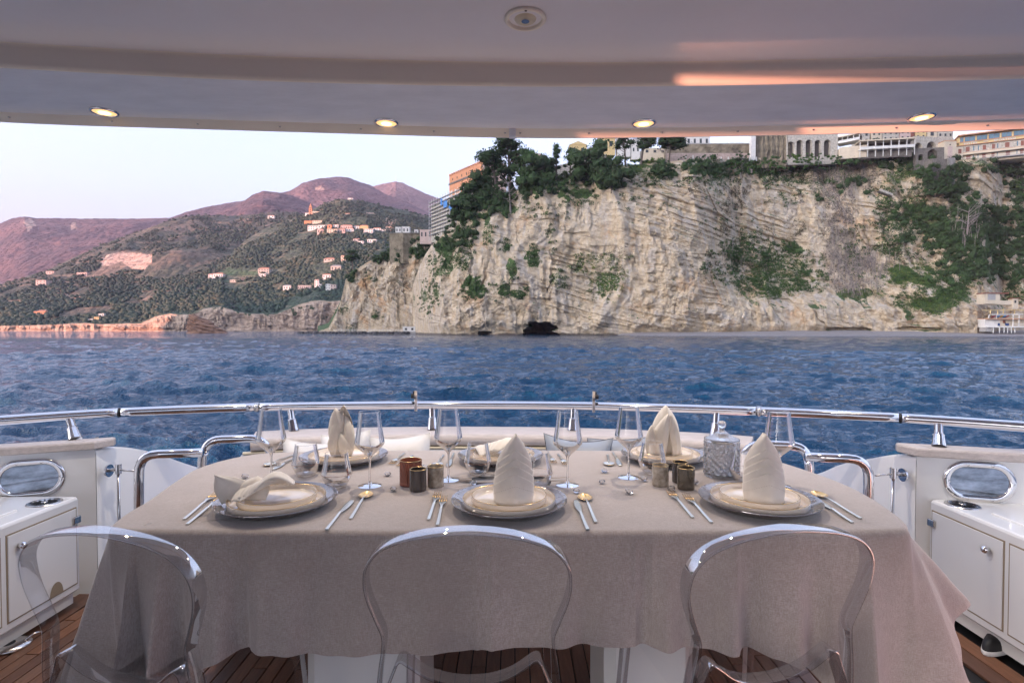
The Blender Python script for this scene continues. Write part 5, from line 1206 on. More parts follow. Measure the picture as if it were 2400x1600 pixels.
# stairwell side walls
def stairwall(P, lab, side):
    root = empty('stair_side', (P[0][0], P[0][1], 0), 0, lab, 'side panel'); pts = catmull([(x - P[0][0], y - P[0][1], z) for x, y, z in P], 6); m = MB(); rows = []
    o = side * .05
    for p in pts: rows.append([p + Vector((0, 0, -1.2 - p.z)), p + Vector((0, 0, -.012)), p + Vector((side * .004, 0, -.003)), p + Vector((side * .012, 0, 0)), p + Vector((o, 0, 0)), p + Vector((o, 0, -1.2 - p.z))])
    m.grid(rows); m.build('panel', M_gel, root, 40)
stairwall([(-1.985, 2.635, .676), (-1.972, 2.75, .668), (-1.93, 2.95, .60), (-1.88, 3.3, .43), (-1.80, 3.8, .2), (-1.7, 4.4, .0)], 'curved white port side panel of the aft steps', -1)
stairwall([(1.8195, 2.486, .676), (1.81, 2.60, .664), (1.785, 2.78, .60), (1.76, 2.97, .525), (1.735, 3.17, .42), (1.68, 3.6, .25), (1.6, 4.2, .02)], 'curved white starboard side panel of the aft steps', 1)
# ---- lockers
def locker(side, xf, y1, lab, knob_y, doors, notch=None):
    root = empty('locker', (xf, y1, 0), 0, lab, 'locker'); s = side; X = lambda a, b: (min(a * s, b * s), max(a * s, b * s))
    x0, x1 = X(0, .85); MB().bbox(x0, x1, -2.4, 0, .075, .50, .012).build('carcass', M_gel, root)
    x0, x1 = X(.03, .85); MB().box(x0, x1, -2.4, -.01, .018, .08).build('plinth', M_gel2, root)
    # moulded dish in the top
    x0, x1 = X(.10, .40); MB().bbox(x0, x1, -.62, -.20, .497, .507, .004).build('moulded_tray', M_gel, root)
    for k, (ya, yb) in enumerate(doors):
        za, zb = .118, .452
        x0, x1 = X(-.0015, .002); MB().box(x0, x1, ya - .006 - y1, yb + .006 - y1, za - .006, zb + .006).build('door_gap', M_groove, root)
        x0, x1 = X(-.0045, .0); d = MB().bbox(x0, x1, ya - y1, yb - y1, za, zb, .0014).build('door', M_gel, root)
        if k == 0:
            q = MB().lathe([(.0005, .0), (.009, .0), (.008, .006), (.0145, .012), (.0155, .020), (.010, .027), (.0005, .029)], 18, (0, 0, 0), 1, 1, Matrix.Translation((-.004 * s, knob_y - y1, .40)) @ Matrix.Rotation(-s * math.pi / 2, 4, 'Y')); q.build('knob', M_steel, d, True)
            x0, x1 = X(-.014, -.0045); MB().bbox(x0, x1, yb - .022 - y1, yb + .018 - y1, .385, .418, .003).build('hinge', M_steel2, d)
            if notch:
                x0, x1 = X(-.0055, -.0044); m = MB(); pts = [(notch + .035 * math.cos(t), .118 + .055 * math.sin(t)) for t in np.linspace(0, math.pi, 13)]
                MB().add([(-.006 * s, a - y1, b) for a, b in pts], [tuple(range(13))]).build('finger_notch', M_groove, d)
    v = empty('vent', (0, 0, 0)); bpy.data.objects.remove(v)
    vx = .075 * s; vm = MB().lathe([(.064, .500), (.062, .504), (.050, .505), (.048, .502), (.0005, .502)], 30, (vx, -.10 if side < 0 else -.09, 0))
    vo = vm.build('vent', M_steel2, root, True)
    for k in range(7):
        a = k * math.pi / 7; M = Matrix.Translation((vx, -.10 if side < 0 else -.09, .5035)) @ Matrix.Rotation(a, 4, 'Z'); MB().box(-.044, .044, -.0022, .0022, 0, .0016, M).build('vent_slot', M_blk, vo)
    MB().lathe([(.014, .503), (.012, .507), (.0005, .507)], 16, (vx, -.10 if side < 0 else -.09, 0)).build('hub', M_steel2, vo, True)
    return root
locker(1, 1.85, 2.445, 'white starboard locker with a hinged door under the right porthole', 2.128, [(2.07, 2.42), (1.66, 2.04)])
locker(-1, -1.95, 2.487, 'white port locker with a notched door under the left porthole', 2.17, [(2.124, 2.459), (1.74, 2.09)], notch=2.345)
# ---- rail
RP = [(-3.3, 1.2), (-2.95, 1.85), (-2.62, 2.3), (-2.36, 2.56), (-1.99, 2.80), (-1.37, 2.995), (-.75, 3.06), (-.2, 3.075), (.4, 3.04), (.9, 2.94), (1.40, 2.80), (1.83, 2.625), (2.21, 2.395), (2.6, 2.05), (2.95, 1.5)]
ZR = .83
rail_pts = catmull([(x, y, ZR) for x, y in RP], 10)
rl = empty('stern_rail', (0, 3.07, ZR), 0, 'curved polished steel rail running round the stern', 'rail'); off = Vector((0, 3.07, ZR))
cut = [-9, -1.988, -1.38, 1.267, 1.84, 9]
def rail_x(x):
    i = min(range(len(rail_pts) - 1), key=lambda k: abs((rail_pts[k].x + rail_pts[k + 1].x) / 2 - x)); a, b = rail_pts[i], rail_pts[i + 1]; return a.lerp(b, max(0, min(1, (x - a.x) / (b.x - a.x + 1e-9))))
for a, b in zip(cut, cut[1:]):
    pp = ([rail_x(a) - off] if a > -9 else []) + [p - off for p in rail_pts if a + .012 < p.x < b - .012] + ([rail_x(b) - off] if b < 9 else []); MB().tube(pp, .0228, 20).build('tube', M_steel, rl, True)
def rail_at(x):
    i = min(range(len(rail_pts)), key=lambda k: abs(rail_pts[k].x - x)); j = i + (1 if rail_pts[i].x < x else -1); a, b = rail_pts[i], rail_pts[j]; t = (x - a.x) / (b.x - a.x + 1e-9); p = a.lerp(b, t); d = (b - a).normalized(); return p, d if d.x > 0 else -d
for x, big_ in ((-1.988, 0), (-1.38, 1), (1.267, 1), (1.84, 0)):
    p, d = rail_at(x); w_ = .008 if big_ else .004
    MB().cyl(p - off - d * w_, p - off + d * w_, .0262 if big_ else .0236, n=20).build('joint_ring', M_steel2 if big_ else M_blk, rl, True)
    if big_:
        for s in (-1, 1): q = p - off + d * s * .028; MB().cyl(q + Vector((0, -.018, 0)), q + Vector((0, -.0245, 0)), .006, .004, 8).build('set_screw', M_blk, rl, True)
for px, py, z in ((172, 1031, .72), (686, 1010, .70), (1013, 1008, .70), (1343, 1009, .70), (1678, 1022, .70), (2205, 1048, .72)):
    b = at(px, py, z); tp, d = rail_at(b.x * 1.02 - (.02 if px < 300 else 0)); tp = tp.copy(); tp.y = max(tp.y, b.y) if abs(tp.y - b.y) > .1 else tp.y; tp = tp - Vector((0, 0, .012)); b.z = z
    md = b.lerp(tp, .5); g = MB().cyl(b, md, .0285, .0215, 20).cyl(md, md.lerp(tp, .06), .023, .0205, 20); g.v = [tuple(Vector(v) - off) for v in g.v]; st = g.build('stanchion_socket', M_steel, rl, 40)
    g = MB().cyl(md, tp, .0175, .0175, 18); g.v = [tuple(Vector(v) - off) for v in g.v]; g.build('stanchion_post', M_steel, rl, 40)
for x, s, lab in ((-.53, -1, 'thin steel flag bracket with black knob on the rail towards the mountains'), (.445, 1, 'thin steel bracket with black knob on the rail towards the cliff')):
    p, d = rail_at(x); r0 = empty('rail_bracket', p, 0, lab, 'bracket')
    MB().bbox(-.008, .008, -.028, -.024, -.03, .085, .0015).build('plate', M_steel, r0); MB().cyl((s * .008, -.026, .055), (s * .024, -.026, .055), .014, n=14).cyl((s * .008, -.026, .075), (s * .014, -.026, .075), .007, n=10).build('knob', M_blk, r0, 50); MB().cyl((s * .008, -.026, .02), (s * .022, -.026, .02), .0035, n=8).build('pin', M_blk, r0)
# ---- grab rails by the steps
def grab(name, pts, r, lab, k=8):
    P = catmull(pts, k); o = P[0].copy(); g = MB().tube([p - o for p in P], r, 18); ob = g.build(name, M_steel, None, True); ob.location = o; return tag(ob, lab, 'handrail')
def bend(pts, r=.07, n=6):
    """polyline with rounded corners"""
    P = [Vector(p) for p in pts]; out = [P[0]]
    for i in range(1, len(P) - 1):
        a = (P[i - 1] - P[i]); b = (P[i + 1] - P[i]); rr = min(r, a.length * .5, b.length * .5); a.normalize(); b.normalize(); p0 = P[i] + a * rr; p1 = P[i] + b * rr
        for k in range(n + 1): t = k / n; out.append(p0 * (1 - t) ** 2 + P[i] * 2 * t * (1 - t) + p1 * t * t)
    return out + [P[-1]]
def grab2(name, pts, r, lab, rb=.07):
    P = bend(pts, rb); o = P[0].copy(); ob = MB().tube([p - o for p in P], r, 18).build(name, M_steel, None, True); ob.location = o; return tag(ob, lab, 'handrail')
zt = .695
grab2('gate_handrail', [(-1.665, 2.45, .1), (-1.655, 2.45, zt), (-1.39, 2.48, zt + .003)], .0195, 'bent steel handrail of the port stair gate', .08)
grab2('gate_handrail', [(1.53, 2.36, .1), (1.525, 2.36, zt + .0), (1.275, 2.40, zt + .003)], .0195, 'bent steel handrail of the starboard stair gate', .08)
grab2('grab_loop', [(-1.36, 2.62, .2), (-1.475, 2.61, .62), (-1.44, 2.62, .728), (-1.20, 2.66, .728), (-1.165, 2.72, .60), (-1.22, 2.76, .3)], .0195, 'looped steel grab rail by the port end of the sofa', .07)
grab2('grab_loop', [(1.18, 2.50, .2), (1.35, 2.49, .60), (1.33, 2.50, .722), (1.10, 2.56, .722), (1.07, 2.62, .60), (1.08, 2.7, .3)], .0195, 'looped steel grab rail by the starboard end of the sofa', .07)
for s, p, lab in ((-1, at(249, 1104, .60), 'small steel hinge bracket and rod on the port stair panel'), (1, at(2123, 1114, .62), 'small steel hinge bracket and rod on the starboard stair panel')):
    xw = (-1.945 if s < 0 else 1.787); y = xw / ((249 - 1200) / F if s < 0 else (2123 - 1200) / F); p = Vector((xw, y, CH - (1104 - HZ if s < 0 else 1114 - HZ) / F * y)); r0 = empty('gate_bracket', p, 0, lab, 'hinge')
    i = -s
    MB().cyl((i * .0, 0, 0), (i * .007, 0, 0), .030, .030, 20).build('plate', M_steel, r0, 40); MB().cyl((i * .004, 0, .0), (i * .052, -.01, .012), .0085, .0085, 10).build('arm', M_steel2, r0, True)
    MB().cyl((i * .055, -.01, -.012), (i * .055, -.01, .034), .0135, n=16).build('barrel', M_steel, r0, 40); MB().cyl((i * .055, -.01, -.5), (i * .055, -.01, -.012), .0068, n=12).build('rod', M_steel2, r0, True)
    MB().cyl((i * .055, -.01, .006), (i * .155, -.04, .008), .0042, n=8).build('latch_pin', M_steel2, r0, True)
# ---- aft sofa with teak coaming
CP = catmull([(-1.345, 2.875, 0), (-1.1, 2.95, 0), (-.7, 3.005, 0), (-.2, 3.02, 0), (.3, 2.99, 0), (.75, 2.90, 0), (1.02, 2.82, 0), (1.19, 2.74, 0)], 8)
so_ = empty('aft_sofa', (0, 2.6, 0), 0, 'curved blue-grey aft sofa under a rounded teak coaming', 'sofa'); o_ = Vector((0, 2.6, 0))
def sec_round(w_, h_, r, n=5):
    P = []
    for cx, cy, a0 in ((w_ / 2 - r, h_ / 2 - r, 0), (-w_ / 2 + r, h_ / 2 - r, 90), (-w_ / 2 + r, -h_ / 2 + r, 180), (w_ / 2 - r, -h_ / 2 + r, 270)):
        for k in range(n): t = R(a0 + 90 * k / (n - 1)); P.append((cx + r * math.cos(t), cy + r * math.sin(t)))
    return P
MB().sweep([p + Vector((0, .0, .6705)) - o_ for p in CP], sec_round(.27, .062, .03, 7), (0, 0, 1)).build('coaming', M_teak, so_, 50)
MB().sweep([p + Vector((0, -.115, .631)) - o_ for p in CP], sec_round(.03, .012, .005), (0, 0, 1)).build('moulding', M_mould, so_, 50)
MB().sweep([p + Vector((0, -.14, .47)) - o_ for p in CP], sec_round(.16, .305, .04), (0, 0, 1)).build('backrest', M_seat, so_, 50)
MB().sweep([p + Vector((0, -.42, .38)) - o_ for p in CP], sec_round(.55, .14, .04), (0, 0, 1)).build('seat', M_seat, so_, 50)
MB().sweep([p + Vector((0, -.35, .15)) - o_ for p in CP], sec_round(.5, .34, .01), (0, 0, 1)).build('base', M_gel, so_, 50)
MB().sweep([p + Vector((0, .02, .3)) - o_ for p in CP], sec_round(.22, .66, .01), (0, 0, 1)).build('transom_core', M_gel, so_, 50)
def pillow(px0, px1, y, ztop, m, lab, rz=0, tilt=-14, h=.36, dark=False, ear=1.0):
    xa = (px0 - 1200) / F * y; xb = (px1 - 1200) / F * y; w_ = xb - xa; n = 22; rows = []
    for sgn in (1, -1):
        G = []
        for j in range(n + 1):
            v = -1 + 2 * j / n; r_ = []
            for i in range(n + 1):
                u = -1 + 2 * i / n; pinch = 1 - .09 * ear * (1 - v * v) ** 1.0 * abs(u) ** 3; pz = 1 - .10 * ear * (1 - u * u) * abs(v) ** 3
                th = .075 * (1 - u ** 4) * (1 - v ** 4) + .004
                r_.append(Vector((u * w_ / 2 * pinch, -sgn * th + .006 * float(fbm(u * 2 + px0, v * 2, seed=3)), v * h / 2 * pz)))
            G.append(r_ if sgn > 0 else r_[::-1])
        rows.append(G)
    g = MB(); g.grid(rows[0]); g.grid(rows[1]); o = g.build('pillow', m, None, 60)
    o.location = ((xa + xb) / 2, y, ztop - h / 2 * .93); o.rotation_euler = (R(tilt), R(rz), 0); tag(o, lab, 'pillow')
    hw = w_ / 2; P = [Vector((u * hw * (1 - .09 * ear * (1 - v * v) * abs(u) ** 3), 0, v * h / 2 * (1 - .10 * ear * (1 - u * u) * abs(v) ** 3))) for u, v in [(-1 + 2 * k / 14, 1) for k in range(15)] + [(1, 1 - 2 * k / 14) for k in range(1, 15)] + [(1 - 2 * k / 14, -1) for k in range(1, 15)] + [(-1, -1 + 2 * k / 14) for k in range(1, 14)]]
    MB().tube(P, .0035, 6, closed=True).build('piping', M_seam if dark else m, o, True); return o
pillow(650, 800, 2.66, .700, M_pil, 'white pillow standing at the port end of the sofa', 3); pillow(752, 870, 2.76, .722, M_pil, 'white pillow behind the lily-folded napkin', -6)
pillow(868, 1012, 2.68, .722, M_pil, 'white pillow with its tall corner near the middle of the sofa', -5)
pillow(1270, 1436, 2.66, .724, M_pig, 'grey stitched pillow leaning behind the tall wine glass', 4, dark=True, ear=1.7); pillow(1384, 1560, 2.74, .705, M_pig, 'grey pillow half hidden behind the leaning grey one', -3, dark=True); pillow(1520, 1660, 2.62, .672, M_pig, 'grey stitched pillow slumped at the starboard end of the sofa', 0, dark=True)
# ---- table and cloth
TZ = .757
tb = empty('dining_table', (0, 1.8, 0), 0, 'cockpit dining table on two white pedestals under the cloth', 'table')
OUT = [(-.93, 1.345), (-1.005, 1.375), (-1.04, 1.45), (-1.068, 1.62), (-1.11, 1.81), (-1.13, 1.98), (-1.07, 2.15), (-.93, 2.235), (-.5, 2.265), (0, 2.275), (.5, 2.262), (.85, 2.235), (.98, 2.13), (1.045, 1.95), (1.075, 1.72), (1.048, 1.52), (1.005, 1.395), (.92, 1.345), (.5, 1.338), (0, 1.335), (-.5, 1.338)]
oc = catmull([(x, y, 0) for x, y in OUT], 24, closed=True); n_ = 1000
L_ = [0]
for i in range(len(oc)): L_.append(L_[-1] + (oc[(i + 1) % len(oc)] - oc[i]).length)
per = L_[-1]; oc2 = oc + [oc[0]]
ss = np.linspace(0, per, n_, endpoint=False); ox_ = np.interp(ss, L_, [p.x for p in oc2]); oy_ = np.interp(ss, L_, [p.y for p in oc2])
MB().prism([(x * .975, (y - 1.8) * .975) for x, y in zip(ox_[::12], oy_[::12])], .715, .75).build('top', M_gel, tb)
for x0, x1 in ((-.60, -.27), (.27, .53)): MB().bbox(x0, x1, -.22, .12, 0, .715, .03).build('pedestal', M_gel2, tb)
def cloth():
    tx = np.gradient(ox_); ty = np.gradient(oy_); l = np.hypot(tx, ty); nx, ny = -ty / l, tx / l
    # outward normal
    if (nx * (ox_ - 0) + ny * (oy_ - 1.8)).mean() < 0: nx, ny = -nx, -ny
    kern = np.ones(25) / 25
    sm_ = lambda a: np.convolve(np.concatenate([a[-12:], a, a[:12]]), kern, 'valid')
    nx, ny = sm_(nx), sm_(ny)
    dL = np.hypot(ox_ + .95, oy_ - 1.35); dR = np.hypot(ox_ - .93, oy_ - 1.345)
    cL = np.exp(-(dL / .15) ** 2); cR = np.exp(-(dR / .15) ** 2)
    dB = np.minimum(np.hypot(ox_ + 1.05, oy_ - 2.2), np.hypot(ox_ - .95, oy_ - 2.2)); cB = np.exp(-(dB / .2) ** 2)
    front = sstep(1.42, 1.36, oy_) if False else (oy_ < 1.37).astype(float)
    side = np.clip((np.abs(ox_) - .98) / .05, 0, 1)
    drop = .285 + .012 * np.sin(ss * 5.1) + .24 * cL + .28 * cR + .18 * cB - .05 * side * (1 - cL - cR).clip(0, 1)
    flare = .010 + .085 * side + .075 * side * (ox_ > 0) - .03 * cL * side - .03 * cR * side + .03 * cB
    fold = .0042 + .060 * np.exp(-(dL / .28) ** 2) + .034 * np.exp(-(dR / .30) ** 2) + .02 * cB + .010 * side
    midf = np.exp(-((ox_ - .45) / .3) ** 2) * (oy_ < 1.4); fold = fold + .010 * midf
    ph = ss / .125 * 6.283 * .8
    fq = ph + 1.6 * np.sin(ss * 4.2); cn = (cL + cR).clip(0, 1); fo = (1 - cn) * (np.sin(fq) + .45 * np.sin(ph * 1.9 + 2)) + cn * 1.25 * (1 - 2 * np.abs(np.sin(fq * .5)) ** .8)
    rows = []; NR = 34
    c = np.array([0, 1.8])
    for k in range(1, 13):
        f = (k / 14.5) ** .8; rows.append(np.stack([c[0] + (ox_ - c[0]) * f, c[1] + (oy_ - c[1]) * f, np.full(n_, TZ)], -1))
    r = .022
    for f in (.06, .035): rows.append(np.stack([ox_ - nx * f, oy_ - ny * f, np.full(n_, TZ)], -1))
    for a in (0, 20, 40, 60, 80): a = R(a); rows.append(np.stack([ox_ + nx * (math.sin(a) * r - r), oy_ + ny * (math.sin(a) * r - r), np.full(n_, TZ - r + math.cos(a) * r)], -1))
    for k in range(1, NR + 1):
        t = k / NR; crs = sum(np.exp(-((ox_ - c_) / .007) ** 2) for c_ in (-.80, -.665, -.64, -.085, -.05, .30, .34, .545)) * (oy_ < 1.37) * .0045; out = .0018 * math.exp(-((t - .93) / .014) ** 2) + crs + flare * t ** .9 + fold * fo * t ** 1.15 + .003 * fbm(ss * 9, t * 5, seed=3)
        # swing of the hanging corners towards the viewer
        xx = ox_ + nx * out; yy = oy_ + ny * out
        xx = xx; yy = yy - (cR * .02 + cL * .02) * t
        hemw = 1 + .004 * np.sin(ss * 23)
        rows.append(np.stack([xx, yy, TZ - r - (drop * hemw - r) * t], -1))
    P = np.array(rows); V = P.reshape(-1, 3); V = np.vstack([V, [[0, 1.8, TZ]]])
    # soft wrinkles on the top
    wr = (.0011 * fbm(V[:, 0] * 3, V[:, 1] * 9, seed=5) + .0009 * ridged(V[:, 0] * 1.5 + 4, V[:, 1] * 4, seed=6)) * (V[:, 2] > TZ - .002); V[:, 2] += wr
    Fq = gridfaces(P.shape[0], n_, True).tolist() + [[len(V) - 1, (j + 1) % n_, j, j] for j in range(0)]
    Fq += [(len(V) - 1, j, (j + 1) % n_) for j in range(n_)]
    b = NB('taupe_linen'); tc = b.n.new('ShaderNodeTexCoord').outputs['Object']
    w1 = b.noise(b.map(tc, (900, 90, 90)), 1, 2, .6); w2 = b.noise(b.map(tc, (90, 700, 700)), 1, 2, .6); bl_ = b.noise(tc, 5, 5, .6); md = b.noise(tc, 42, 5, .65)
    c1 = b.mix(b.ramp(b.math('ADD', b.math('MULTIPLY', w1, .5), b.math('MULTIPLY', w2, .5)), [(.38, 0.0), (.62, 1.0)]), (.34, .275, .235), (.53, .46, .425))
    c1 = b.mix(b.ramp(bl_, [(.35, .5), (.65, 0.0)]), c1, (.33, .27, .23)); c1 = b.mix(b.ramp(md, [(.35, .25), (.6, 0.0)]), c1, (.32, .265, .23))
    b.b.inputs['Sheen Weight'].default_value = .5
    hh = b.math('ADD', b.math('ADD', w1, w2), b.math('MULTIPLY', md, .6))
    b.out(c1, b.bump(b.noise(tc, 11, 4, .6), .35, .006, b.bump(hh, .5, .0012)), .92)
    o = npmesh('tablecloth', V, Fq, b.m, smooth=True); tag(o, 'taupe linen tablecloth over the dining table, hanging lowest at its near corners', 'tablecloth')
cloth()
# ================================================================ TABLEWARE
G_thin = thin_glass('thin_clear_glass', (.985, .985, .985), 1.5, 0, .9); G_thin2 = thin_glass('thin_tumbler_glass', (.985, .985, .99), 1.5, 0, .85)
G_base = thin_glass('tumbler_base_glass', (.96, .97, .99), 1.5, .03, 1.6)
G_solid = pm('solid_clear_glass', (1, 1, 1), 0, trans=1, ior=1.5); G_cryst = pm('cut_crystal', (.97, .98, 1), .02, trans=.93, ior=1.54); G_jar = pm('cut_crystal_jar', (.96, .97, 1.0), .03, trans=.82, ior=1.5, coat=1)
M_cop = pm('copper_glint', (.55, .30, .20), .2, 1); M_goldr = pm('gold_rim', (.72, .50, .24), .22, 1)
PH = {'A': 'near setting with the lying fan napkin', 'B': 'near setting behind the middle chair', 'C': 'near setting behind the right-hand chair', 'D': 'far setting with the lily-folded napkin', 'E': 'far middle setting with the low napkin', 'F': 'far setting beside the crystal jar'}
CT = {'A': at(647, 1190, TZ), 'B': at(1193, 1191, TZ), 'C': at(1782, 1188, TZ), 'D': at(805, 1082, TZ), 'E': at(1173, 1081, TZ), 'F': at(1559, 1079, TZ)}
def charger_mat():
    b = NB('smoky_hammered_glass'); tc = b.n.new('ShaderNodeTexCoord').outputs['Object']; v = b.voro(tc, 70); n = b.noise(tc, 9, 4, .6)
    c = b.ramp(n, [(.35, (.16, .145, .145)), (.65, (.30, .275, .27))]); b.b.inputs['Metallic'].default_value = .35; b.b.inputs['Coat Weight'].default_value = 1
    return b.out(c, b.bump(v, .5, .004), .16)
M_ch = charger_mat(); M_por = pm('cream_stoneware', (.78, .69, .59), .18, coat=.6, var=(6, .05))
def mk_charger():
    r0 = empty('charger'); MB().lathe([(.0005, .004), (.09, .004), (.105, .006), (.130, .013), (.148, .022), (.158, .0265), (.1605, .027), (.161, .025), (.152, .018), (.132, .006), (.105, -.0), (.0005, 0)], 96).build('dish', M_ch, r0, 60); return r0
def mk_plate(r, h, nm):
    r0 = empty(nm); MB().lathe([(.0005, .005), (r * .55, .005), (r * .57, .0055), (r * .9, .0055), (r - .006, .007), (r - .0035, .012), (r - .003, h - .001), (r - .0015, h), (r, h - .0008), (r, .006), (r - .004, .0015), (r - .012, 0), (.0005, 0)], 96).build('dish', M_por, r0, 60)
    MB().tube([(math.cos(a) * (r - .0015), math.sin(a) * (r - .0015), h) for a in np.linspace(0, 6.2832, 97)[:-1]], .0009, 5, closed=True).build('gold_rim', M_goldr, r0, True); return r0
c0, d0, s0 = mk_charger(), mk_plate(.1285, .024, 'dinner_plate'), mk_plate(.1045, .020, 'side_plate')
for k, key in enumerate('ABCDEF'):
    p = CT[key]
    for src, dz, lab, cat, grp in ((c0, 0, 'smoky hammered glass charger of the ', 'charger plate', 'charger plates'), (d0, .006, 'large cream dinner plate of the ', 'plate', 'dinner plates'), (s0, .017, 'smaller gold-rimmed cream plate of the ', 'plate', 'side plates')):
        o = src if k == 0 else copy_tree(src); o.location = (p.x, p.y, p.z + dz); o.rotation_euler = (0, 0, RNG.random() * 6); tag(o, lab + PH[key], cat, grp)
# ---- napkins
M_nap = None
def napmat():
    b = NB('cream_cotton'); tc = b.n.new('ShaderNodeTexCoord').outputs['Object']; n = b.noise(tc, 14, 4, .6); f = b.noise(tc, 900, 2, .5)
    c = b.mix(b.ramp(n, [(.35, 0.0), (.65, 1.0)]), (.74, .67, .58), (.86, .79, .70)); b.b.inputs['Sheen Weight'].default_value = .3; b.b.inputs['Subsurface Weight'].default_value = 0
    return b.out(c, b.bump(n, .4, .003, b.bump(f, .25, .0006)), .9)
M_nap = napmat()
def solid(o, th=.0014):
    md = o.modifiers.new('thickness', 'SOLIDIFY'); md.thickness = th; md.offset = 0; return o
def tall_napkin(p, rz, lab, H=.178):
    r0 = empty('napkin', p, rz, lab, 'napkin', 'standing pleated napkins')
    W = lambda v: .047 * (1 - .02 * v) * (1 + .14 * math.sin(min(1, v * 1.5) * math.pi) * .6) * (1 if v < .58 else max(.02, 1 - ((v - .58) / .43) ** 1.5))
    tips = [1.0, .80, .68, .58, .47]
    for k, tp in enumerate(tips):
        rows = []; nu, nv = 25, 20
        for j in range(nv + 1):
            row = []
            for i in range(nu + 1):
                u = -1 + 2 * i / nu; top = tp - .235 * abs(u) ** 1.1 * (1 if k else .0); v = top * j / nv if k else j / nv
                ang = u * (1.35 if k else 3.14); w_ = W(v) + k * .0018; dpt = .034 * (1 - .55 * v) + k * .0068
                ridge = .004 * (1 - abs(u)) * (1 if k == 0 and abs(u) < .3 else .6)
                row.append(Vector((math.sin(ang) * w_ + .008 * v * v, -math.cos(ang) * dpt - ridge + .012 * v + .0006 * math.sin(u * 9 + k), v * H)))
            rows.append(row)
        o = MB().grid(rows).build('fold' if k else 'body', M_nap, r0, True); solid(o)
        if k == 4:
            P = [q + Vector((0, -.0012, 0)) for q in [rows[int(nv * .62)][i] for i in range(0, nu + 1)]]
            P = [Vector((q.x, q.y, H * (.295 - .17 * abs(-1 + 2 * i / nu)))) for i, q in enumerate(P)]
            ms = MB()
            for a, b_ in zip(P, P[1:]): ms.cyl(a.lerp(b_, .1) + Vector((0, -.0016, 0)), a.lerp(b_, .6) + Vector((0, -.0016, 0)), .0004, n=4)
            ms.build('hem_stitching', pm('stitch_thread', (.40, .33, .26), .8), o)
    return r0
def petal(W_, H_, cup, tipx=0, curl=0, nu=14, nv=20, base=.35, pw=.8):
    rows = []
    for j in range(nv + 1):
        v = j / nv; w_ = W_ * (base + (1 - base) * math.sin(min(1, v * 1.6) * math.pi / 2)) * (1 - v ** 3.2) ** pw
        rows.append([Vector((u * w_ + tipx * v * v, cup * (1 - u * u) * math.sin(v * 2.6) * -1 + curl * v * v + .0012 * math.sin(u * 7 + v * 4), v * H_)) for u in np.linspace(-1, 1, nu + 1)])
    return MB().grid(rows)
TOPP = .017 + .0065
nz = lambda k: CT[k] + Vector((0, 0, TOPP))
tall_napkin(nz('B') + Vector((.012, -.005, 0)), R(4), 'tall pleated cream napkin standing behind the middle chair'); tall_napkin(nz('C') + Vector((.008, -.003, 0)), R(-7), 'tall pleated cream napkin standing behind the right-hand chair')
r0 = empty('napkin', nz('D') + Vector((-.003, 0, 0)), 0, 'cream napkin folded like a lily with a tall hollow tip', 'napkin')
for W_, H_, cup, tipx, curl, rz, tx, ty, tiltx, tilty in ((.040, .185, .022, .0, .01, 3.14, 0, .012, 0, 0), (.040, .176, .012, .004, .0, 0, -.012, -.004, -4, -7), (.038, .165, .016, .012, .0, .5, -.022, -.014, -8, 6), (.036, .148, .018, -.016, .0, -.6, .020, -.016, -9, -5), (.036, .125, .018, -.022, .0, -.95, .030, -.012, -8, -4), (.034, .105, .016, .026, 0, .95, -.032, -.012, -8, 4), (.034, .09, .014, -.02, 0, -.2, .012, -.026, -12, -2)):
    o = solid(petal(W_, H_, cup, tipx, curl).build('petal_fold', M_nap, r0, True)); o.location = (tx, ty, 0); o.rotation_euler = (R(tiltx), R(tilty), rz)
r0 = empty('napkin', nz('F') + Vector((.002, -.005, 0)), 0, 'cream napkin standing as a wide pointed cone beside the crystal jar', 'napkin')
for W_, H_, cup, tipx, curl, rz, tx, ty, tiltx, tilty, bs in ((.058, .182, .03, .006, .01, 0, 0, .004, -3, 0, .95), (.034, .160, .02, .034, .0, -.35, -.034, -.012, -6, 3, .9), (.026, .150, .016, -.026, .0, .5, .042, -.012, -5, -1, .9), (.026, .110, .012, .012, .0, .1, -.05, -.014, -5, -8, .9), (.05, .175, .03, -.004, 0, 3.14, 0, .01, 2, 0, .95)):
    o = solid(petal(W_, H_, cup, tipx, curl, base=bs, pw=.9).build('fold', M_nap, r0, True)); o.location = (tx, ty, 0); o.rotation_euler = (R(tiltx), R(tilty), rz)
def arcstrip(y0, y1, r, hgt, x0, x1, skew=0, n=18, m=8, wob=0):
    rows = []
    for j in range(m + 1):
        t = j / m; rows.append([Vector((x0 + (x1 - x0) * t + skew * math.sin(a) + .002 * math.sin(a * 5 + t * 6 + wob), y0 + (y1 - y0) * (1 - math.cos(a)) / 2, hgt * math.sin(a) ** .8 * (1 - .25 * abs(2 * t - 1) ** 2) + .001)) for a in np.linspace(0.02, 3.12, n)])
    return MB().grid(rows)
r0 = empty('napkin', nz('A') + Vector((-.055, 0, .006)), R(12), 'cream napkin lying as a pleated fan with a raised pointed wing', 'napkin')
def leaf_sheet(L, W_, hgt, lift, wob=0, nu=20, nv=8):
    rows = []
    for j in range(nv + 1):
        v = j / nv - .5; rows.append([Vector((L * u * (1 - .12 * v * v), W_ * v * (.35 + .65 * math.sin(min(1, u * 1.5 + .1) * 1.57)) - .05 * L * math.sin(u * 3.1), lift * u + hgt * math.sin(math.pi * (.08 + .86 * u)) * (1 - 1.2 * v * v) + .0015 * math.sin(v * 9 + wob))) for u in np.linspace(0, 1, nu + 1)])
    return MB().grid(rows)
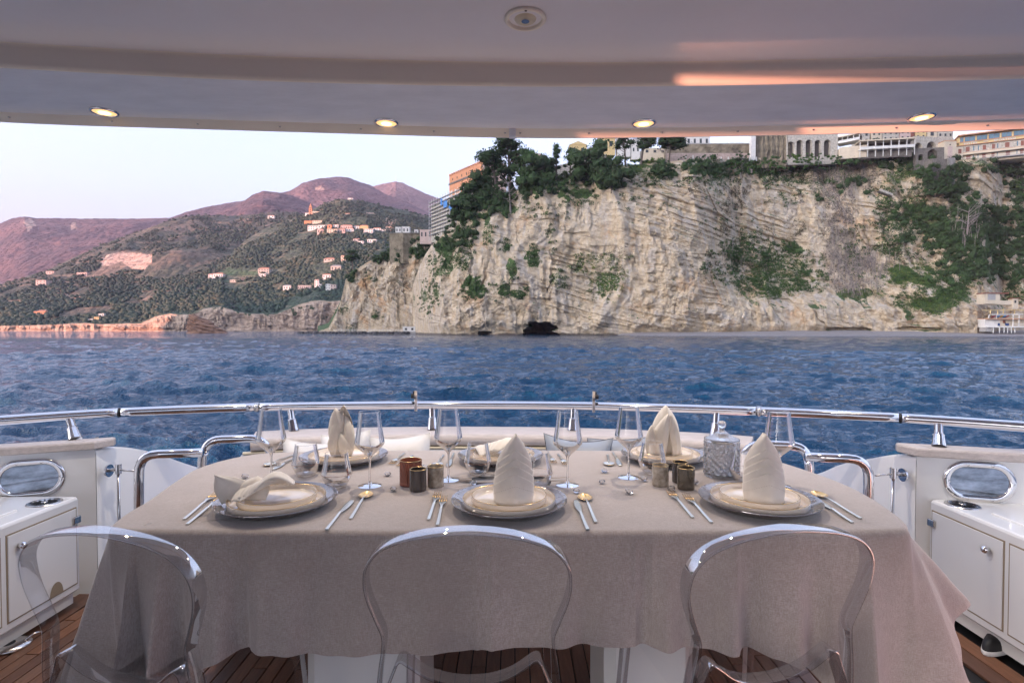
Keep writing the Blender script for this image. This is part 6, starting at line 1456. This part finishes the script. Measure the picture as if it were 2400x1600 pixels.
for k in range(7):
    o = solid(leaf_sheet(.125 - .004 * k, .062, .026 + .0035 * k, .010, k).build('pleat', M_nap, r0, True)); o.location = (-.042 + .007 * k, -.062 + .006 * k, .001 + .0028 * k); o.rotation_euler = (R(-4), 0, R(74 - 11 * k))
o = solid(petal(.046, .082, .008, -.040, .0, base=.9, pw=1.35).build('wing', M_nap, r0, True)); o.location = (-.048, -.012, .0); o.rotation_euler = (R(-20), R(-14), R(14))
o = solid(petal(.05, .07, .02, .01, .0, base=1.0, pw=.6).build('wing', M_nap, r0, True)); o.location = (-.02, -.03, .0); o.rotation_euler = (R(-50), R(0), R(-10))
r0 = empty('napkin', nz('E') + Vector((-.02, 0, .004)), R(-6), 'low rounded cream napkin on the far middle setting', 'napkin')
for k in range(6):
    o = solid(leaf_sheet(.15, .07, .024 + .004 * k, .004, k).build('pleat', M_nap, r0, True)); o.location = (-.03 + .008 * k, -.07, .001 + .003 * k); o.rotation_euler = (0, 0, R(104 - 9 * k))
# ---- glasses
def mk_wine():
    r0 = empty('wine_glass')
    MB().lathe([(.0325, .2350), (.0345, .215), (.0385, .186), (.0430, .158), (.0462, .141), (.0465, .136), (.0440, .130), (.032, .117), (.019, .105), (.009, .096), (.0045, .091)], 56).build('bowl', G_thin, r0, 50)
    MB().tube([(math.cos(a) * .0325, math.sin(a) * .0325, .235) for a in np.linspace(0, 6.2832, 57)[:-1]], .0006, 6, closed=True).build('rim', G_solid, r0, True)
    MB().lathe([(.0005, .1055), (.006, .104), (.010, .0965), (.0052, .090), (.0034, .080), (.0030, .05), (.0032, .018), (.0055, .0075), (.012, .0045), (.0005, .004)], 24).build('stem', G_solid, r0, True)
    MB().lathe([(.006, .0062), (.018, .0042), (.0345, .0018), (.0365, .0008), (.036, .0), (.0005, .0)], 48).build('foot', thin_glass('glass_foot', (.93, .95, .97), 1.5, .02, 2.6) if 'glass_foot' not in bpy.data.materials else bpy.data.materials['glass_foot'], r0, 50)
    return r0
def mk_tumbler():
    r0 = empty('tumbler')
    MB().lathe([(.0345, .1090), (.0375, .088), (.0425, .064), (.0470, .046), (.0472, .043), (.0445, .035), (.0365, .018), (.0300, .008)], 56).build('bowl', G_thin2, r0, 50)
    MB().tube([(math.cos(a) * .0345, math.sin(a) * .0345, .109) for a in np.linspace(0, 6.2832, 57)[:-1]], .0007, 6, closed=True).build('rim', G_solid, r0, True)
    MB().tube([(math.cos(a) * .0471, math.sin(a) * .0471, .0445) for a in np.linspace(0, 6.2832, 57)[:-1]], .00055, 6, closed=True).build('copper_glint', M_cop, r0, True)  # metal ring stands in for the copper reflection round the widest edge
    MB().lathe([(.0005, .016), (.020, .0155), (.031, .0135), (.0315, .0085), (.0285, .001), (.0265, 0), (.0005, .0)], 40).build('base', G_base, r0, 50)
    return r0
wg0 = mk_wine()
for k, (px, py, lab) in enumerate([(633, 1129, 'wine glass beside the fan napkin and the far spoon, nearest the port grab loop'), (865, 1140, 'wine glass between the lily napkin and the copper candle holder'), (1050, 1126, 'wine glass just behind the marbled candle holder on the mountain side'), (1331, 1138, 'wine glass in front of the leaning grey pillow'), (1475, 1120, 'wine glass in front of the cone napkin'), (1828, 1140, 'wine glass behind the right-hand pleated napkin')]):
    o = wg0 if k == 0 else copy_tree(wg0); o.location = at(px, py, TZ); tag(o, lab, 'wine glass', 'wine glasses on the table')
tm0 = mk_tumbler()
for k, (px, py, lab) in enumerate([(715, 1117, 'tumbler standing before the lily napkin plate'), (787, 1144, 'tumbler touching the charger with the fan napkin'), (1120, 1113, 'tumbler behind the middle pleated napkin towards the mountains'), (1261, 1141, 'tumbler right of the middle pleated napkin'), (1530, 1112, 'tumbler in front of the cone napkin'), (1748, 1134, 'tumbler half hidden between crystal jar and pleated napkin')]):
    o = tm0 if k == 0 else copy_tree(tm0); o.location = at(px, py, TZ); tag(o, lab, 'tumbler', 'tumblers on the table')
# ---- candle holders
def votive(px, py, r, h, m, lab, wax=(.62, .55, .48), rim=True, ribs=0):
    r0 = empty('candle_holder', at(px, py, TZ), 0, lab, 'candle holder'); k = 48 if not ribs else ribs
    if ribs:
        rows = []; nn = ribs * 4
        for z in np.linspace(0.001, h, 34): rows.append([Vector(((r + .0009 * math.cos(a * ribs) * (.6 + .4 * math.cos(z * 1900))) * math.cos(a), (r + .0009 * math.cos(a * ribs)) * math.sin(a), z)) for a in np.linspace(0, 6.28318, nn + 1)[:-1]])
        g = MB().grid(rows, cv=True)
    else: g = MB().lathe([(r * .94, 0), (r * .985, .003), (r, .008), (r, h)], 48)
    g.lathe([(r, h), (r - .0025, h), (r - .003, h * .8), (r - .003, .012), (.0005, .010)], 48 if not ribs else nn); g.lathe([(.0005, 0), (r * .94, 0)], 48)
    g.build('cup', m, r0, 50)
    MB().lathe([(r - .0035, .012), (r - .0035, h * .74), (r * .7, h * .75), (.0005, h * .745)], 32).build('wax', pm('wax', wax, .5), r0, True)
    MB().cyl((0, 0, h * .74), (0, 0, h * .84), .0008, n=5).build('wick', M_blk, r0)
    if rim: MB().tube([(math.cos(a) * (r - .001), math.sin(a) * (r - .001), h) for a in np.linspace(0, 6.2832, 41)[:-1]], .0013, 6, closed=True).build('gold_rim', M_goldr, r0, True)
    return r0
M_cpg = pm('copper_glass', (.46, .17, .115), .12, trans=.35, coat=.5, spec=.6); M_smk = pm('smoked_glass', (.12, .10, .095), .15, trans=.35, coat=.4); M_mar = pm('marbled_glass', (.30, .23, .16), .12, trans=.1, coat=.8, var=(38, .35), col2=(.66, .58, .48))
def deco():
    b = NB('black_deco_glass'); tc = b.n.new('ShaderNodeTexCoord').outputs['Object']; sx = b.n.new('ShaderNodeSeparateXYZ'); b.L.new(tc, sx.inputs[0])
    ang = b.math('ARCTAN2', sx.outputs[1], sx.outputs[0]); u = b.math('MULTIPLY', ang, 3.0); fr = b.math('SUBTRACT', b.math('FRACT', u), .5)
    row = b.math('FRACT', b.math('MULTIPLY', sx.outputs[2], 38.0)); d = b.math('SQRT', b.math('ADD', b.math('MULTIPLY', b.math('MULTIPLY', fr, fr), 1.0), b.math('MULTIPLY', b.math('MULTIPLY', row, row), .5)))
    w_ = b.math('SINE', b.math('MULTIPLY', d, 60.0)); l = b.math('GREATER_THAN', w_, .72)
    b.b.inputs['Coat Weight'].default_value = .6
    return b.out(b.mix(l, (.012, .011, .012), (.42, .34, .24)), None, .25)
votive(961.5, 1137, .0345, .079, M_cpg, 'copper ribbed glass candle holder, tallest of its three', (.60, .34, .25), ribs=40); votive(978.5, 1151, .0258, .0665, M_smk, 'smoked grey candle holder in front of the copper one', (.32, .27, .24)); votive(1020, 1141, .0258, .064, M_mar, 'marbled brown and cream candle holder next to the copper one')
votive(1549.5, 1139, .0258, .065, M_mar, 'marbled candle holder beside the two dark ones'); votive(1596, 1131, .0255, .065, M_smk, 'smoked candle holder behind the black patterned one', (.22, .18, .16)); votive(1610, 1147, .0262, .0665, deco(), 'black candle holder with gold art deco arches', (.2, .17, .15))
# ---- crystal jar
r0 = empty('crystal_jar', at(1693.5, 1116, TZ), 0, 'diamond-cut crystal jar with a domed lid and ball knob', 'jar'); rows = []; na = 120
for z in np.linspace(.0, .118, 61):
    e = min(1, z / .008, (.118 - z) / .004); rows.append([Vector(((.0545 + .0034 * e * (abs(math.sin(a * 8 + z * 150)) + abs(math.sin(a * 8 - z * 150)) - .6)) * math.cos(a), (.0545 + .0034 * e * (abs(math.sin(a * 8 + z * 150)) + abs(math.sin(a * 8 - z * 150)) - .6)) * math.sin(a), z)) for a in np.linspace(0, 6.28318, na + 1)[:-1]])
g = MB().grid(rows, cv=True); g.lathe([(.0545, .118), (.0505, .117), (.0500, .06), (.0495, .012), (.0005, .010)], na); g.lathe([(.0005, 0), (.0545, 0)], na); g.build('body', G_jar, r0, 20)
rows = []
for r_, z in ((.0005, .1185), (.056, .1185), (.0575, .123), (.056, .1275), (.048, .1295), (.036, .134), (.024, .142), (.014, .150), (.0095, .154), (.009, .158)):
    rows.append([Vector(((r_ * (1 + (.035 * math.cos(a * 20) if .02 < r_ < .054 else 0))) * math.cos(a), r_ * (1 + (.035 * math.cos(a * 20) if .02 < r_ < .054 else 0)) * math.sin(a), z)) for a in np.linspace(0, 6.28318, na + 1)[:-1]])
MB().grid(rows, cv=True).build('lid', G_jar, r0, 25); MB().lathe([(.010, .155), (.0075, .158), (.0075, .160), (.0125, .166), (.0148, .173), (.0125, .181), (.006, .186), (.0005, .187)], 24).build('knob', G_cryst, r0, 30)
# ---- table crystals
gm = None; cz = [(-.0005, -.006)]
CW = ['alone beside the foot of the port-end wine glass', 'behind the raised wing of the fan napkin', 'by the spoon at the port end of the far row', 'on bare cloth just left of the copper candle holder', 'right of the wine glass, above the gilded spoon', 'between the copper and marbled candle holders', 'behind the near middle charger, under the left tumbler', 'highest of the loose ones on the open cloth', 'just below the highest one on the open cloth', 'lowest on the open cloth left of the right-hand forks', 'left of the right-hand marbled candle holder', 'just behind the gilded spoon of the near middle setting', 'between the fork tips and the black patterned candle holder', 'on the right of the black patterned candle holder', 'below the crystal jar']
for k, (px, py) in enumerate([(570, 1121), (600, 1147), (650, 1093), (907, 1116), (920, 1152), (994, 1100), (1110, 1137), (1417, 1108), (1413, 1134), (1475, 1158), (1511, 1128), (1351, 1156), (1577, 1151), (1631, 1136), (1677, 1141)]):
    if gm is None:
        g = MB(); g.lathe([(.0005, 0), (.006, .0008), (.0095, .0055), (.0065, .0095), (.0005, .0105)], 7); gm = g.build('table_crystal', G_cryst); o = gm
    else: o = gm.copy(); C.objects.link(o)
    o.location = at(px, py, TZ + .002); o.rotation_euler = (RNG.uniform(-.3, .3), RNG.uniform(-.3, .3), RNG.random() * 6); s = RNG.uniform(1.1, 1.45); o.scale = (s, s, s)
    tag(o, 'small clear crystal lying ' + CW[k], 'table crystal', 'crystals scattered on the tablecloth')
# ---- cutlery
M_cut = pm('champagne_metal', (.66, .66, .60), .28, 1, var=(6, .05)); M_cutg = pm('gold_metal', (.80, .52, .24), .26, 1)
def prof_y(L, f, n, th=.0018):
    """flat piece along +y: f(t) -> (half width, height, dish)"""
    g = MB(); rows = []
    for j in range(n + 1):
        t = j / n; w_, z, dsh = f(t); rows.append([Vector((u * w_, L * t, z - dsh * (1 - u * u))) for u in (-1, -.6, 0, .6, 1)] + [Vector((u * w_, L * t, z + th - dsh * (1 - u * u))) for u in (1, .6, 0, -.6, -1)])
    g.grid(rows, cv=True); g.f += [tuple(range(9, -1, -1)), tuple(n * 10 + i for i in range(10))]; return g
def place_cut(kind, a, b, lab, grp, flip=False):
    """a: handle end, b: tip (photo points on the cloth)"""
    pa = at(*a, TZ + .001); pb = at(*b, TZ + .001); d = pb - pa; rz = math.atan2(-d.x, d.y); L = d.length
    r0 = empty(kind, pa, rz, lab, kind if kind != 'table_knife' else 'knife', grp); L = min(max(L, .185), .235); hl = L * .52
    prof_y(hl, lambda t: (.0042 - .0012 * t, .0008 + .004 * t * t, 0), 8, .003).build('handle', M_cut, r0, 40)
    if kind == 'table_fork':
        bl = L - hl; z0 = .0048
        g = prof_y(bl * .52, lambda t: (.0030 + .0082 * sstep(.25, 1, t), z0 + .002 * math.sin(t * 3), .0015 * t), 10, .0016); [None for _ in ()]
        g.v = [(x, y + hl, z) for x, y, z in g.v]; g.build('neck', M_cut, r0, True)
        for q in range(4):
            x = -.0094 + .00627 * q; m = MB(); y0 = hl + bl * .5
            m.tube([(x * 1.0, y0, z0 + .0008), (x * 1.02, y0 + bl * .2, z0 - .001), (x, y0 + bl * .38, z0 - .0005), (x * .98, y0 + bl * .5, z0 + .003)], [.0016, .0015, .0013, .0008], 6); m.build('tine', M_cutg, r0, True)
    elif kind == 'table_spoon':
        bl = L - hl; g = prof_y(bl * .46, lambda t: (.0030 - .0006 * t, .0048 + .001 * math.sin(t * 3), 0), 6, .0022); g.v = [(x, y + hl, z) for x, y, z in g.v]; g.build('neck', M_cut, r0, 40)
        rows = []; sb = bl * .60; n = 18
        for j in range(n + 1):
            t = j / n; w_ = .0215 * max(.03, math.sin(math.pi * min(1, t * .97 + .015)) ** .62) * (1 - .12 * (t - .5)); dp = .0075 * math.sin(math.pi * t) ** .8
            rows.append([Vector((u * w_, hl + bl * .42 + sb * t, .0058 - dp * (1 - u * u))) for u in np.linspace(-1, 1, 13)])
        ob = MB().grid(rows).build('bowl', gold_spoon(), r0, True); solid(ob, .0012)
    else:
        bl = L - hl; g = prof_y(bl, lambda t: (.0035 + .0070 * math.sin(min(1, t * 1.5) * math.pi / 2) * (1 - t ** 5) ** .8, .0045 - .002 * t, 0), 18, .0012); g.v = [(x + .003 * (y / bl), y + hl, z) for x, y, z in g.v]; g.build('blade', M_cut, r0, True)
    if flip: pass
    return r0
_gs = []
def gold_spoon():
    if not _gs:
        b = NB('gilded_bowl'); tc = b.n.new('ShaderNodeTexCoord').outputs['Object']; sx = b.n.new('ShaderNodeSeparateXYZ'); b.L.new(tc, sx.inputs[0]); b.b.inputs['Metallic'].default_value = 1
        f = b.ramp(b.math('MULTIPLY', sx.outputs[1], 4.6), [(.70, 0.0), (.90, 1.0)]); b.out(b.mix(f, (.70, .66, .56), (.84, .54, .22)), None, .24); _gs.append(b.m)
    return _gs[0]
for kd, a, b, lab, grp in [
 ('table_fork', (426, 1221), (522, 1146), 'outer fork beside the fan napkin setting', 'dinner forks'), ('table_fork', (433, 1233), (530, 1160), 'inner fork beside the fan napkin setting', 'dinner forks'),
 ('table_knife', (762, 1246), (824, 1173), 'knife between the fan napkin setting and its spoon', 'table knives'), ('table_spoon', (819, 1220), (863, 1153), 'spoon with a gilded bowl right of the fan napkin setting', 'table spoons'),
 ('table_fork', (1003, 1222), (1030, 1147), 'outer fork of the near middle setting', 'dinner forks'), ('table_fork', (1024, 1235), (1041, 1162), 'inner fork of the near middle setting', 'dinner forks'),
 ('table_knife', (1379, 1246), (1347, 1174), 'knife of the near middle setting', 'table knives'), ('table_spoon', (1398, 1228), (1365, 1155), 'gilded spoon of the near middle setting', 'table spoons'),
 ('table_fork', (1627, 1217), (1560, 1143), 'outer fork of the setting behind the right-hand chair', 'dinner forks'), ('table_fork', (1671, 1229), (1598, 1152), 'inner fork of the setting behind the right-hand chair', 'dinner forks'),
 ('table_knife', (2004, 1229), (1915, 1175), 'knife with its blade hidden by the right-hand charger', 'table knives'), ('table_spoon', (2023, 1219), (1900, 1150), 'gilded spoon at the starboard end of the near row', 'table spoons'),
 ('table_fork', (947, 1064), (920, 1087), 'fork nearer the lily napkin setting, tines towards the viewer', 'dinner forks'), ('table_fork', (966, 1069), (936, 1094), 'fork nearer the copper candle holder, tines towards the viewer', 'dinner forks'),
 ('table_spoon', (685, 1068), (632, 1090), 'spoon at the port end of the far row', 'table spoons'), ('table_knife', (690, 1074), (655, 1094), 'knife at the port end of the far row', 'table knives'),
 ('table_spoon', (1039, 1068), (1024, 1092), 'spoon of the far middle setting', 'table spoons'), ('table_knife', (1063, 1064), (1051, 1096), 'knife of the far middle setting behind a wine glass', 'table knives'),
 ('table_fork', (1283, 1063), (1299, 1087), 'left fork of the pair before the grey pillow', 'dinner forks'), ('table_fork', (1308, 1066), (1325, 1090), 'right fork of the pair before the grey pillow', 'dinner forks'),
 ('table_spoon', (1425, 1067), (1428, 1089), 'spoon of the cone napkin setting', 'table spoons'), ('table_knife', (1437, 1062), (1457, 1094), 'knife of the cone napkin setting', 'table knives')]:
    place_cut(kd, a, b, lab, grp)
# ================================================================ CLEAR CHAIRS
G_ch = thin_glass('clear_polycarbonate', (.915, .925, .95), 1.5, .01, .55)
G_seat = thin_glass('clear_seat', (.97, .975, .98), 1.3, .02, .5)
def mk_chair():
    r0 = empty('clear_chair')
    # local frame: x across, y towards the table, z up; origin on the deck under the back
    prof = [(.217, .30, .040), (.207, .42, .030), (.196, .53, .018), (.186, .595, .012), (.186, .625, .010), (.199, .66, .006), (.215, .705, .0), (.2205, .745, -.006), (.212, .785, -.014), (.180, .820, -.022), (.125, .842, -.028), (.062, .853, -.031), (0, .857, -.032)]
    P = [(x, y, z) for x, z, y in prof]; P = P + [(-x, y, z) for x, y, z in P[-2::-1]]
    pts = catmull(P, 6); pts = [Vector((p.x * .968, p.y, p.z - .016)) for p in pts]
    MB().sweep(pts, sec_round(.0070, .037, .0030, 4), [(0, 1, .12)] * len(pts)).build('back_loop', G_ch, r0, 60)
    # yoke: dips between two folded corners, its legs run down and outwards
    Y = [(.205, .03, .40), (.186, .026, .455), (.158, .022, .528), (.150, .02, .545), (.142, .02, .548), (.128, .022, .538), (.09, .03, .508), (.045, .036, .490), (0, .038, .485)]
    Y = Y + [(-x, y, z) for x, y, z in Y[-2::-1]]; yp = catmull(Y, 5)
    MB().sweep(yp, sec_round(.0065, .042, .0030, 4), [(0, 1, 0)] * len(yp)).build('yoke', G_ch, r0, 60)
    # seat
    rows = []
    for j, y in enumerate(np.linspace(.02, .40, 13)):
        w_ = .196 * (1 - .0 * j) * (1 if j < 9 else 1 - .03 * (j - 8) ** 1.5); rows.append([Vector((u * w_, y, .455 - .03 * (1 - u * u) * (1 - .5 * j / 12) - (.012 * max(0, j - 9)))) for u in np.linspace(-1, 1, 17)])
    s_ = MB().grid(rows).build('seat', G_seat, r0, True)
    for sx in (-1, 1):
        MB().sweep([(sx * .217, .04, .29), (sx * .226, .01, .15), (sx * .236, -.02, .0)], sec_round(.022, .034, .006, 4), (0, 1, 0)).build('leg', G_ch, r0, 60)
        MB().sweep([(sx * .185, .36, .45), (sx * .196, .39, .2), (sx * .205, .41, .0)], sec_round(.022, .030, .006, 4), (0, 1, 0)).build('leg', G_ch, r0, 60)
    return r0
c1 = mk_chair()
for k, (x, y, rz, lab) in enumerate([(-.092, 1.155, 0, 'clear plastic chair at the middle of the near side of the table'), (-.835, 1.15, -12, 'clear plastic chair at the port end, in front of the fan napkin'), (.562, 1.165, 11, 'clear plastic chair at the starboard end of the near side')]):
    o = c1 if k == 0 else copy_tree(c1); o.location = (x, y, 0); o.rotation_euler = (0, 0, R(rz)); tag(o, lab, 'chair', 'clear plastic chairs')
